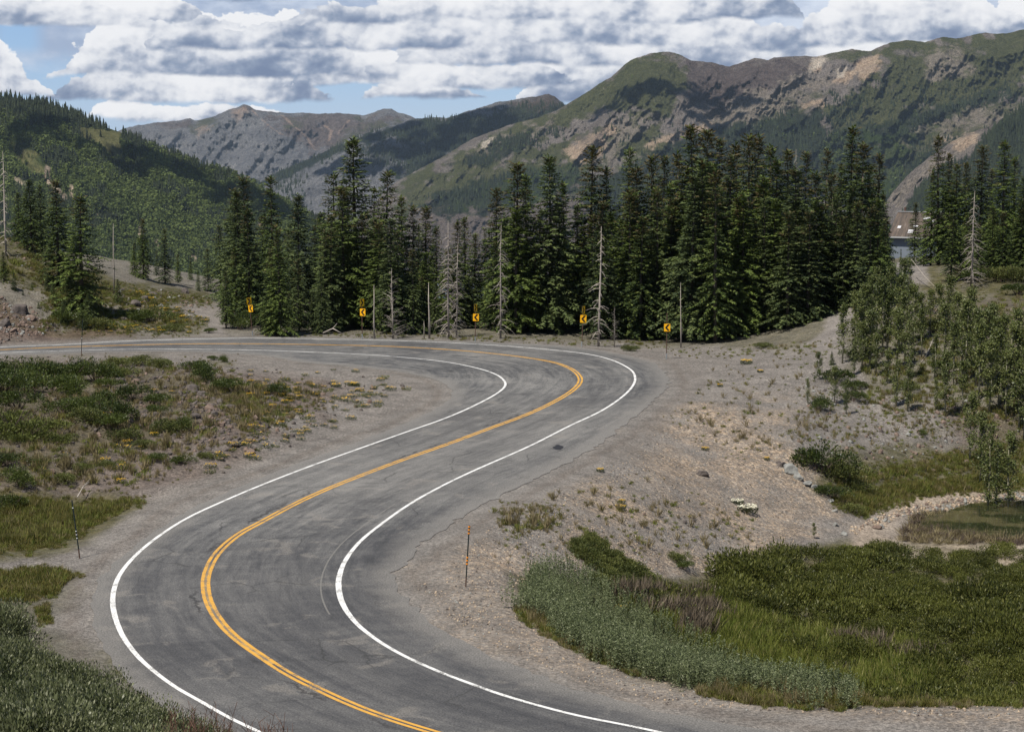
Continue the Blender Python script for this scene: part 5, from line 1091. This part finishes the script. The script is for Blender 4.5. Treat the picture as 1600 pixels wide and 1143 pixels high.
gscat('sparse_grass', 'scattered thin dry grass tufts on the gravel slope', [([(1100,570),(1300,560),(1320,640),(1260,700),(1150,720),(1040,660)], 210, 20), ([(780,790),(900,760),(1000,740),(1180,800),(1200,860),(1000,880),(900,870),(780,880)], 260, 20), ([(1240,600),(1640,640),(1400,720),(1240,700)], 420, 20), ([(760,790),(860,785),(870,830),(790,850)], 150, 10)], [grass(31, GRD, 22, .5, .1), grass(32, GRO, 30, .22, .2), grass(33, GRS, 30, .2, .18)], None, .5, 1.1)
fy = [yf]; 
def flscat(name, lab, polys, pr, smin, smax):
    L = [np.array(polysamp(p, n, 0, n, j)) for p, n, j in polys]; A = np.concatenate(L, 1); k = offroad(A[0], A[1], .6); A = A[:, k]; n = A.shape[1]
    sx = RNG.uniform(smin, smax, n)
    return scatter(name, lab, 'flowers', np.repeat(A[:3].T, 1, 0), np.c_[sx*1.15, sx, sx*.95], RNG.uniform(0, 6, n), RNG.integers(0, len(pr), n), pr)
def joined(me2, name):
    a, b = me2; V = []; k = 0
    mb = MB(); 
    mb.v = [v.co[:] for v in a.vertices]+[v.co[:] for v in b.vertices]; mb.a = [0]*len(mb.v); n = len(a.vertices)
    mb.f = [list(p.vertices) for p in a.polygons]+[[i+n for i in p.vertices] for p in b.polygons]; mb.m = [0]*len(a.polygons)+[1]*len(b.polygons)
    me = mb.mesh(name); me.materials.append(a.materials[0]); me.materials.append(b.materials[0]); return me
yj = [joined(flower_mesh(5, GRN, YP, 160, 26), 'flower_tuft'), joined(flower_mesh(6, GRN, YP, 170, 12), 'flower_tuft'), joined(flower_mesh(7, SHY, YP, 170, 3), 'green_tuft')]
flscat('yellow_wildflowers', 'low yellow wildflowers dotted over the gravel inside the bend', [([(365,582),(420,580),(440,600),(620,600),(635,612),(560,650),(430,705),(330,745),(300,740),(380,690),(420,640),(370,610)], 120, 14), ([(430,590),(560,578),(620,590),(600,630),(440,640)], 30, 14), ([(200,560),(300,600),(200,760),(60,760)], 18, 20), ([(205,452),(330,500),(300,522),(200,470)], 60, 8), ([(120,505),(330,520),(320,524),(120,525)], 30, 3)], yj, .17, .36)
# ------------------------------------------------------------------ rocks
def rock_mesh(seed, mt, ang=1.0):
    import bmesh
    bm = bmesh.new(); bmesh.ops.create_icosphere(bm, subdivisions=3, radius=1)
    co = np.array([v.co[:] for v in bm.verts]); r = random.Random(seed)
    pl_ = [(Vector((r.gauss(0, 1), r.gauss(0, 1), r.gauss(0, 1))).normalized(), r.uniform(.5, .85)) for _ in range(11)]
    for v in bm.verts:
        for nrm, d in pl_:
            q_ = v.co.dot(nrm)-d
            if q_ > 0: v.co -= nrm*q_*ang
        v.co *= 1+.08*float(fbm(v.co.x*2.5, v.co.y*2.5, v.co.z*2.5, 3, seed))
        v.co.z *= .7
    me = bpy.data.meshes.new('rock'); bm.to_mesh(me); bm.free(); me.materials.append(mt); return me
def rockmat(name, a, b2):
    m, t, b = mat(name); p = pos(t); n = t.noise(p, 3, 5, .7)
    t.l.new(t.mix(t.mr(n, .3, .7, 0, 1), a, b2), b.inputs['Base Color']); bump(t, b, n, .6, .1); return m
RD = rockmat('dark_rock', (.040, .034, .032), (.13, .11, .10)); RG = rockmat('grey_rock', (.11, .11, .105), (.30, .30, .28)); RB = rockmat('brown_rock', (.09, .062, .050), (.22, .165, .135)); RT = rockmat('tan_stone', (.22, .17, .12), (.48, .38, .28))
rk = [rock_mesh(1, RD), rock_mesh(2, RD), rock_mesh(3, RG), rock_mesh(4, RB), rock_mesh(5, RT), rock_mesh(6, RG)]
RK = [(155,587,26,3,'brown flat boulder on the mound top near the small stake'),(187,598,22,0,'dark boulder right of the brown flat one'),(205,582,20,0,'dark rock outcrop on the mound crest'),(212,600,18,3,'brown rock under the crest outcrop'),(62,678,18,3,'brown rock at the end of the juniper mat'),(210,650,22,0,'dark rock left of the central outcrop'),(228,655,24,1,'jagged dark rock in the central outcrop'),(243,652,18,0,'dark rock right end of the central outcrop'),(300,612,26,1,'large dark rock at the top of the rock band'),(315,618,20,0,'second dark rock down the rock band'),(290,622,18,1,'dark rock left of the rock band'),(345,632,22,0,'dark rock beside the green strip'),(360,640,24,1,'angular dark rock, lower right of the rock band'),(378,652,18,0,'small dark rock at the end of the rock band'),(328,640,20,3,'brown rock in the middle of the rock band'),(345,665,18,3,'brown rock under the rock band'),(335,650,16,1,'dark split rock in the rock band'),(305,655,22,0,'dark rock slab below the rock band'),(318,672,16,0,'small dark slab above the yellow flowers'),(370,700,16,3,'brown stone low on the mound'),(380,702,14,0,'dark stone low on the mound'),(392,708,14,3,'little brown stone near the road'),(355,704,12,0,'little dark stone near the road'),
 (1098,742,22,0,'lone dark rock with a pale face on the grey slope'),(1234,738,30,2,'upper pale green-grey rock of the slope cluster'),(1246,746,26,5,'pale grey rock right of the upper one in the cluster'),(1222,729,18,0,'dark rock at the left of the cluster'),(1216,725,11,0,'small dark rock farthest left of the cluster'),(1262,758,22,5,'grey rock below the cluster'),(1272,764,14,2,'grey rock nearest the big dark shrub'),(1305,800,13,5,'grey stone at the pond corner'),(1298,785,12,2,'grey stone above the pond corner'),(1305,822,14,5,'grey rock on the shore tip'),(1370,826,18,3,'brown rock on the pond shore'),(1318,835,13,2,'pale rock in the shore gap'),
 (30,488,30,0,'black overhanging rock in the reddish bank'),(8,508,24,0,'dark rock low in the reddish bank at the left edge'),(48,500,20,3,'brown rock in the reddish bank'),(22,520,16,3,'reddish rock at the foot of the bank'),(195,500,14,0,'dark boulder on the bank behind the road'),(225,470,22,0,'dark rubble rock on the left ridge'),(212,478,20,1,'rubble rock beside the half-dead trunk'),(290,458,20,0,'dark rubble rock at the right end of the ridge'),(240,462,16,1,'rubble rock on the left ridge crest'),
 (1448,482,18,0,'dark rock in the rubble above the aspens'),(1455,492,18,1,'black rock below the other in the rubble'),(1085,815,9,0,'small dark stone on the pebbly slope'),(1006,806,8,3,'small brown stone on the pebbly slope'),(1222,614,0,0,''),(1070,818,10,0,'dark stone above the gully'),(1375,708,14,3,'flat brown stone on the green slope')]
for px, py, wp, k_, lab in RK:
    q_ = hit(px, py)
    if not wp or not q_: continue
    X, Yy, z = q_; r = wp*Yy/F*.5
    o = link('rock', rk[k_]); o.location = (X, Yy, z+r*.12); o.scale = (r, r*random.uniform(.8, 1.1), r*random.uniform(.8, 1.2)); o.rotation_euler = (random.uniform(-.4, .4), random.uniform(-.4, .4), random.uniform(0, 6.3)); tag(o, lab, 'rock', 'larger rocks')
def rscat(name, lab, polys, protos, smin, smax, road=.3):
    L = [np.array(polysamp(p, n, 0, n, j)) for p, n, j in polys]; A = np.concatenate(L, 1); k = offroad(A[0], A[1], road); A = A[:, k]; n = A.shape[1]
    s_ = smin+(smax-smin)*RNG.uniform(0, 1, n)**3
    return scatter(name, lab, 'stones', np.c_[A[0], A[1], A[2]+s_*.1], np.c_[s_, s_*RNG.uniform(.7, 1.2, n), s_*RNG.uniform(.6, 1.1, n)], RNG.uniform(0, 6.3, (n, 3)), RNG.integers(0, len(protos), n), protos)
def small(me, seed):
    mb = MB(); r = random.Random(seed); ico = [(0, 0, -1), (.72, -.53, -.45), (-.28, -.85, -.45), (-.89, 0, -.45), (-.28, .85, -.45), (.72, .53, -.45), (.28, -.85, .45), (-.72, -.53, .45), (-.72, .53, .45), (.28, .85, .45), (.89, 0, .45), (0, 0, 1)]
    mb.add([tuple(c*r.uniform(.7, 1.15) for c in v) for v in ico], [(0,1,2),(1,0,5),(0,2,3),(0,3,4),(0,4,5),(1,5,10),(2,1,6),(3,2,7),(4,3,8),(5,4,9),(1,10,6),(2,6,7),(3,7,8),(4,8,9),(5,9,10),(6,10,11),(7,6,11),(8,7,11),(9,8,11),(10,9,11)])
    m = mb.mesh('pebble'); m.materials.append(me); return m
peb = [small(RT, 1), small(RT, 2), small(RG, 3), small(RD, 4), small(RB, 5)]
allr = [([(700,880),(760,830),(900,760),(1000,700),(1100,620),(1230,640),(1320,800),(1200,870),(1000,900),(850,890),(700,1000)], 7500, 20), ([(620,900),(800,960),(1080,1080),(1620,1100),(1620,1125),(1000,1105),(700,1020)], 2600, 6)]
rscat('slope_pebbles', 'tan and grey pebbles strewn over the gravel slope', allr, peb[:3]+[peb[0]]+[peb[3]], .014, .055, .6)
rscat('mound_rubble', 'broken dark stones scattered over the mound inside the bend', [([(180,575),(330,580),(420,650),(400,710),(300,690),(180,660)], 900, 20), ([(280,605),(360,625),(390,660),(330,675),(280,650)], 400, 8), ([(-20,560),(640,590),(400,720),(-20,780)], 900, 20)], [peb[3], peb[3], peb[4], peb[3]], .03, .20)
rscat('bank_rubble', 'loose reddish brown and grey rubble on the banks beyond the road', [([(-20,465),(40,480),(100,520),(-20,540)], 700, 6), ([(185,448),(330,468),(300,500),(190,500)], 500, 8), ([(0,375),(60,400),(90,440),(20,420)], 200, 8), ([(1430,470),(1480,480),(1480,520),(1430,520)], 200, 8), ([(1240,600),(1640,640),(1500,740),(1260,720)], 600, 20)], [peb[4], peb[3], peb[4], peb[2]], .03, .20)
rscat('shore_stones', 'pale stones along the pond shore', [([(1330,830),(1350,815),(1400,795),(1480,782),(1640,765),(1640,775),(1500,795),(1430,805),(1370,825)], 1700, 8)], [peb[2], peb[0], peb[1], peb[4]], .025, .14)
# dead reeds on the near pond edge
X, Y, Z, px, py = worldsamp([(1430,800),(1470,795),(1500,815),(1620,832),(1640,848),(1500,848),(1400,842)], 12, 96, 108, 17, 30, 2, 4, .1)
scatter('dry_reeds', 'flattened brown dead reeds on the pond edge', 'reeds', np.c_[X, Y, Z], RNG.uniform(.5, .9, len(X)), RNG.uniform(0, 6.3, len(X)), RNG.integers(0, 2, len(X)), [grass(51, GRD, 30, .6, .25, .014, .9), grass(52, TWIG, 24, .5, .25, .014, 1.0)])

# ------------------------------------------------------------------ pond
m, t, b = mat('pond_water'); n = t.noise(pos(t), .5, 4, .6)
t.l.new(t.mix(t.sst(.42, .6, n), (.018, .022, .010), (.075, .068, .035)), b.inputs['Base Color']); b.inputs['Roughness'].default_value = .04; b.inputs['Specular IOR Level'].default_value = .5
bump(t, b, t.noise(t.vscale(pos(t), 1, .5, 1), 5, 2), .06, .02)
pw = npmesh('pond', [(14, 98, -4.42), (50, 98, -4.42), (50, 120, -4.42), (14, 120, -4.42)], [(0, 1, 2, 3)])
tag(link('pond', pw, m), kind='structure')

# ------------------------------------------------------------------ signs
def sm(name, c, r=.5, metal=0):
    m, t, b = mat(name); b.inputs['Base Color'].default_value = c+(1,); b.inputs['Roughness'].default_value = r; b.inputs['Metallic'].default_value = metal
    return m
SY = sm('amber_sign_face', (.78, .40, .01), .4); SY2 = sm('yellow_sign_face', (.82, .50, .01), .4); SK = sm('black_print', (.01, .01, .01), .5); SBK = sm('aluminium_back', (.4, .4, .4), .4, .8); RUST = sm('rusty_steel', (.085, .05, .038), .8); GALV = sm('galvanised_steel', (.35, .38, .40), .5, .6)
def chevron_mesh(wd, ht, left):
    mb = MB(); s = 1 if left else -1; t_ = .34*wd
    xs = [(.14*wd, .40*ht), (-.28*wd, 0), (.14*wd, -.40*ht)]
    # thick angle bracket pointing left (or right)
    o = [(.10*wd, .42*ht), (-.34*wd, 0), (.10*wd, -.42*ht), (.10*wd+t_, -.42*ht), (-.34*wd+t_, 0), (.10*wd+t_, .42*ht)]
    v = [(x*s, -.0075, z) for x, z in o]+[(x*s, -.005, z) for x, z in o]
    mb.add(v, [(0, 1, 4, 5), (1, 2, 3, 4)]+[(i, (i+1) % 6, (i+1) % 6+6, i+6) for i in range(6)]); me = mb.mesh('chevron'); me.materials.append(SK); return me
def panel_mesh(wd, ht, face):
    import bmesh
    r = .035; pts = []
    for cx, cz_, a0 in ((wd/2-r, ht/2-r, 0), (-wd/2+r, ht/2-r, PI/2), (-wd/2+r, -ht/2+r, PI), (wd/2-r, -ht/2+r, 3*PI/2)):
        for k in range(5): a = a0+k*PI/8; pts.append((cx+r*math.cos(a), cz_+r*math.sin(a)))
    n = len(pts); mb = MB(); v = [(x, -.0045, z) for x, z in pts]+[(x, 0, z) for x, z in pts]
    mb.add(v, [tuple(range(n))], 0); mb.f[-1] = list(range(n)); mb.f.append([i+n for i in range(n)][::-1]); mb.m.append(1)
    for i in range(n): mb.f.append([i, i+n, (i+1) % n+n, (i+1) % n]); mb.m.append(1)
    me = mb.mesh('chevron_panel'); me.materials.append(face); me.materials.append(SBK); return me
def sign(foot, top, panels, lab, ctop=None):
    X, Y = onz(*foot); X = float(X); Y = float(Y); z = float(zf(X, Y)); _, _, zt = at(top[0], top[1], Y); Xt, _, _ = at(top[0], top[1], Y); H_ = float(zt)-z
    root = empty('chevron_sign', (X, Y, z)); tag(root, lab, 'sign', 'chevron curve signs along the outside of the bend')
    lean = (float(Xt)-X)/H_; mb = MB(); mb.tube([(0, 0, -.3), (lean*H_, 0, H_)], .030, 8); p = mb.mesh('post'); link('post', p, RUST, root)
    mb = MB(); mb.tube([(0, 0, -.2), (lean*.35, 0, .38)], .042, 8); link('post_sleeve', mb.mesh('post_sleeve'), GALV, root)
    for (x0, y0, x1, y1, left, yaw) in panels:
        xa, _, za = at((x0+x1)/2, (y0+y1)/2, Y); ht = (y1-y0)*Y/F; wd = .80*ht
        pn = link('chevron_panel', panel_mesh(wd, ht, SY if left else SY2), None, root); pn.location = (float(xa)-X, -.05 if abs(yaw) < .7 else -.04, float(za)-z)
        pn.rotation_euler = (0, math.atan(lean), yaw)
        ch = link('chevron', chevron_mesh(wd, ht, left), None, pn)
sign((394.8,524), (389.5,465), [(385.8,464.6,392.5,475.8,False,.75), (388.2,476.3,395.4,487.2,True,-.55)], 'leaning post with two touching chevron panels by the big green bush')
sign((566,529), (565.5,467), [(563,466.8,568.3,478.4,False,.85), (563.3,481.8,570.2,493.3,True,-.35)], 'post with a narrow upper and lower left-pointing chevron beside the bare trunk')
sign((742.5,533.5), (743.2,474.5), [(741,474.6,745.2,486.4,False,1.05), (739.2,489.8,748,501.4,True,0)], 'middle chevron post with a thin turned upper panel')
sign((908.8,541), (911.5,478), [(909.3,478,914,490.2,False,1.05), (906.8,491.7,916,504,True,.05)], 'right-leaning chevron post left of the tall pale snag')
sign((1041.3,560), (1042.3,489), [(1037.4,505.3,1047.2,517.6,True,0)], 'chevron post carrying one single panel, farthest right')
# snow stakes
STK = sm('dark_green_steel', (.012, .022, .022), .6); ORG = sm('orange_reflector', (.85, .28, .01), .4); WRF = sm('white_reflector', (.7, .7, .68), .4)
def stake(foot, top, lab, bands, bm_):
    X, Y = onz(*foot); X, Y = float(X), float(Y); z = float(zf(X, Y)); Xt, _, zt = at(top[0], top[1], Y); H_ = float(zt)-z; lx = float(Xt)-X
    root = empty('snow_stake', (X, Y, z)); tag(root, lab, 'stake', 'snow stakes along the shoulders')
    mb = MB(); mb.tube([(lx*.16, 0, H_*.16), (lx, 0, H_)], .025, 6); link('post', mb.mesh('post'), STK, root)
    mb = MB(); mb.tube([(-lx*.02, 0, -.15), (lx*.16, 0, H_*.16)], .027, 6); link('rusty_foot', mb.mesh('rusty_foot'), RUST, root)
    for u in bands:
        mb = MB(); hw = .022 if bm_ is ORG else .015; r = .036 if bm_ is ORG else .030
        mb.tube([(lx*u, 0, H_*u-hw), (lx*u, 0, H_*u+hw)], r, 8); link('reflector', mb.mesh('reflector'), bm_, root)
stake((727.5,920.5), (733.3,820.5), 'dark stake with orange reflector bands on the gravel inside the near bend', [.98, .93, .875, .48, .43, .375], ORG)
stake((124.8,872), (112.3,781), 'dark leaning stake with white reflectors by the swale grass', [.87, .47, .41, .35], WRF)
stake((127,557.5), (129,500), 'thin stake on the shoulder of the far road, left side', [.5], WRF)

# ------------------------------------------------------------------ shed with rusted tin roof
def shed():
    Y0 = 214.; X0, _, z0 = under(1391, Y0); px_m = F/Y0
    _, _, ze = at(1391, 364, Y0); _, _, zr = at(1412, 330.5, Y0+3.0); he = float(ze)-z0; hr = float(zr)-z0
    root = empty('tin_roofed_shed', (X0, Y0, z0), math.radians(-28)); tag(root, 'blue-grey corrugated shed with rusty patched tin roof among the spruces', 'shed')
    Lx, Dy = 5.2, 6.0
    m, t, b = mat('corrugated_wall'); p = t.new('ShaderNodeTexCoord').outputs['Object']; wv = t.m('SINE', t.m('MULTIPLY', t.sep(p)[0], 45.0))
    t.l.new(t.mix(t.noise(t.vscale(p, 1, 1, .3), 3, 4), (.12, .145, .18), (.20, .23, .27)), b.inputs['Base Color']); bump(t, b, wv, .5, .02)
    mb = MB(); mb.box(0, Lx, 0, Dy, -1.5, he-.08); mb.add([(0, 0, he-.08), (0, Dy, he-.08), (0, Dy/2, hr-.1), (Lx, 0, he-.08), (Lx, Dy, he-.08), (Lx, Dy/2, hr-.1)], [(0, 1, 2), (3, 5, 4)])
    link('wall', mb.mesh('wall'), m, root)
    m, t, b = mat('rusty_tin'); p = t.new('ShaderNodeTexCoord').outputs['Object']; st = t.m('FRACT', t.m('MULTIPLY', t.sep(p)[0], 1.5))
    n = t.noise(t.vscale(p, 2.2, .35, .35), 1.5, 5, .7)
    c = t.ramp(n, [(.3, (.036, .031, .028)), (.45, (.070, .058, .050)), (.6, (.11, .084, .066)), (.72, (.22, .21, .20))])
    t.l.new(c, b.inputs['Base Color']); b.inputs['Roughness'].default_value = .6; bump(t, b, t.m('SINE', t.m('MULTIPLY', t.sep(p)[0], 30)), .6, .03)
    e = .5; sl_ = (hr-he)/(Dy/2); mb = MB()
    for y0_, z0_, y1_, z1_ in ((-e, he-e*sl_, Dy/2, hr), (Dy+e, he-e*sl_, Dy/2, hr)):
        a = [(-.25, y0_, z0_), (Lx+.25, y0_, z0_), (Lx+.25, y1_, z1_), (-.25, y1_, z1_)]
        mb.add(a+[(x, y, z-.06) for x, y, z in a], [(0, 1, 2, 3), (7, 6, 5, 4), (0, 4, 5, 1), (1, 5, 6, 2), (2, 6, 7, 3), (3, 7, 4, 0)])
    rf = link('roof', mb.mesh('roof'), m, root)
    mb = MB(); mb.box(-.25, Lx+.25, Dy/2-.16, Dy/2+.16, hr+.0, hr+.06); link('ridge_cap', mb.mesh('ridge_cap'), sm('pale_tin', (.42, .42, .43), .5, .4), rf)
    PT = sm('bare_metal_patch', (.58, .58, .60), .45, .3); HL = sm('dark_hole', (.02, .02, .02), .9)
    ang = math.atan(sl_)
    for x, u, w_, d_, mt_ in ((.6, .38, .35, .4, PT), (2.0, .22, .55, .55, PT), (2.3, .42, .5, .3, PT), (3.6, .40, .9, .25, PT), (3.2, .75, .8, .35, PT), (4.2, .62, 1.0, .5, PT), (3.3, .62, .6, .2, HL), (3.9, .86, .7, .25, HL)):
        yy = -e+(Dy/2+e)*u; zz = he-e*sl_+(yy+e)*sl_; mb = MB(); M = Matrix.Translation((x, yy, zz+.012)) @ Matrix.Rotation(ang, 4, 'X'); mb.box(-w_/2, w_/2, -d_/2, d_/2, 0, .03, M)
        link('roof_patch' if mt_ is PT else 'roof_hole', mb.mesh('roof_patch'), mt_, rf)
    mb = MB(); mb.tube([(.45, Dy/2+.3, hr-.3), (.45, Dy/2+.3, hr+.45)], .12, 8); link('stove_pipe', mb.mesh('stove_pipe'), RUST, rf)
    mb = MB(); mb.box(-.27, Lx+.27, -e-.03, -e, he-e*sl_-.12, he-e*sl_+.02); link('fascia', mb.mesh('fascia'), sm('grey_fascia', (.35, .36, .36), .6), rf)
shed()

# ------------------------------------------------------------------ clouds outside the frame that shade the hills
def cloud(tx, ty, tz, h, rx, ry, rz_, seed, lab):
    """unseen cloud placed toward the sun so its shadow falls on the slope"""
    import bmesh
    P = Vector((tx, ty, tz))+SD*((h-tz)/SD.z); r = random.Random(seed)
    bm = bmesh.new()
    for k in range(26):
        a = r.uniform(0, 6.28); q_ = r.random()**.6; c = Vector((math.cos(a)*q_*rx, math.sin(a)*q_*ry, r.uniform(0, .7)*rz_*(1-q_*.6))); R = r.uniform(.16, .34)*min(rx, ry)
        bmesh.ops.create_icosphere(bm, subdivisions=3, radius=R, matrix=Matrix.Translation(c) @ Matrix.Diagonal((1, 1, .55, 1)))
    for v in bm.verts:
        f = float(fbm(v.co.x/90, v.co.y/90, v.co.z/60, 3, seed)); v.co *= 1+.18*f
        if v.co.z < -8: v.co.z = -8+(v.co.z+8)*.15
    me = bpy.data.meshes.new('cloud'); bm.to_mesh(me); bm.free(); me.polygons.foreach_set('use_smooth', [True]*len(me.polygons))
    o = link('cloud', me, CLD); o.location = P; tag(o, lab, 'cloud', 'unseen clouds shading the slopes')
CLD = sm('cloud_white', (.85, .85, .87), 1)
def mpt(M, px, py): X, Y, Z = at(px, py, M.depth(np.array(float(px)), np.array(float(py)))); return float(X), float(Y), float(Z)
cloud(*mpt(MC, 1085, 165), 1500, 150, 90, 60, 1, 'unseen cloud shading the dark shoulder of the domed mountain')
cloud(*mpt(MC, 960, 165), 1480, 70, 50, 40, 2, 'small unseen cloud shading the grassy dome')
cloud(*mpt(ME, 60, 205), 1300, 130, 60, 60, 3, 'unseen cloud shading the forested hill on the left')
cloud(*mpt(ME, 330, 300), 1350, 120, 80, 50, 4, 'unseen cloud shading the falling ridge of the left hill')
cloud(*mpt(MBm, 690, 225), 1700, 420, 200, 80, 5, 'unseen cloud shading the dark middle ridge')
cloud(*mpt(MC, 1290, 300), 1520, 130, 70, 60, 6, 'unseen cloud shading the forested gulch')

# ------------------------------------------------------------------ air
def haze():
    zb = float(GZ.min())-1; mb = MB(); mb.box(-4300, 4300, -330, 10950, zb, 520); o = link('haze', mb.mesh('haze')); tag(o, kind='stuff'); o['label'] = 'thin blue mountain air between the road and the far ranges'; o['category'] = 'haze'
    m = bpy.data.materials.new('air'); m.use_nodes = True; N = m.node_tree.nodes; N.clear(); out = N.new('ShaderNodeOutputMaterial'); v = N.new('ShaderNodeVolumePrincipled')
    v.inputs['Color'].default_value = (.62, .80, 1.0, 1); v.inputs['Density'].default_value = 2.3e-5; v.inputs['Anisotropy'].default_value = .2
    m.node_tree.links.new(v.outputs[0], out.inputs['Volume']); o.data.materials.append(m)
haze()
sc.view_settings.view_transform = 'Standard'; sc.view_settings.look = 'None'
sc.render.engine = 'CYCLES'
sc.cycles.use_denoising = True
sc.cycles.max_bounces = 5; sc.cycles.diffuse_bounces = 2; sc.cycles.glossy_bounces = 2; sc.cycles.transmission_bounces = 3; sc.cycles.volume_bounces = 0
sc.cycles.caustics_reflective = False; sc.cycles.caustics_refractive = False
sc.view_settings.exposure = .36
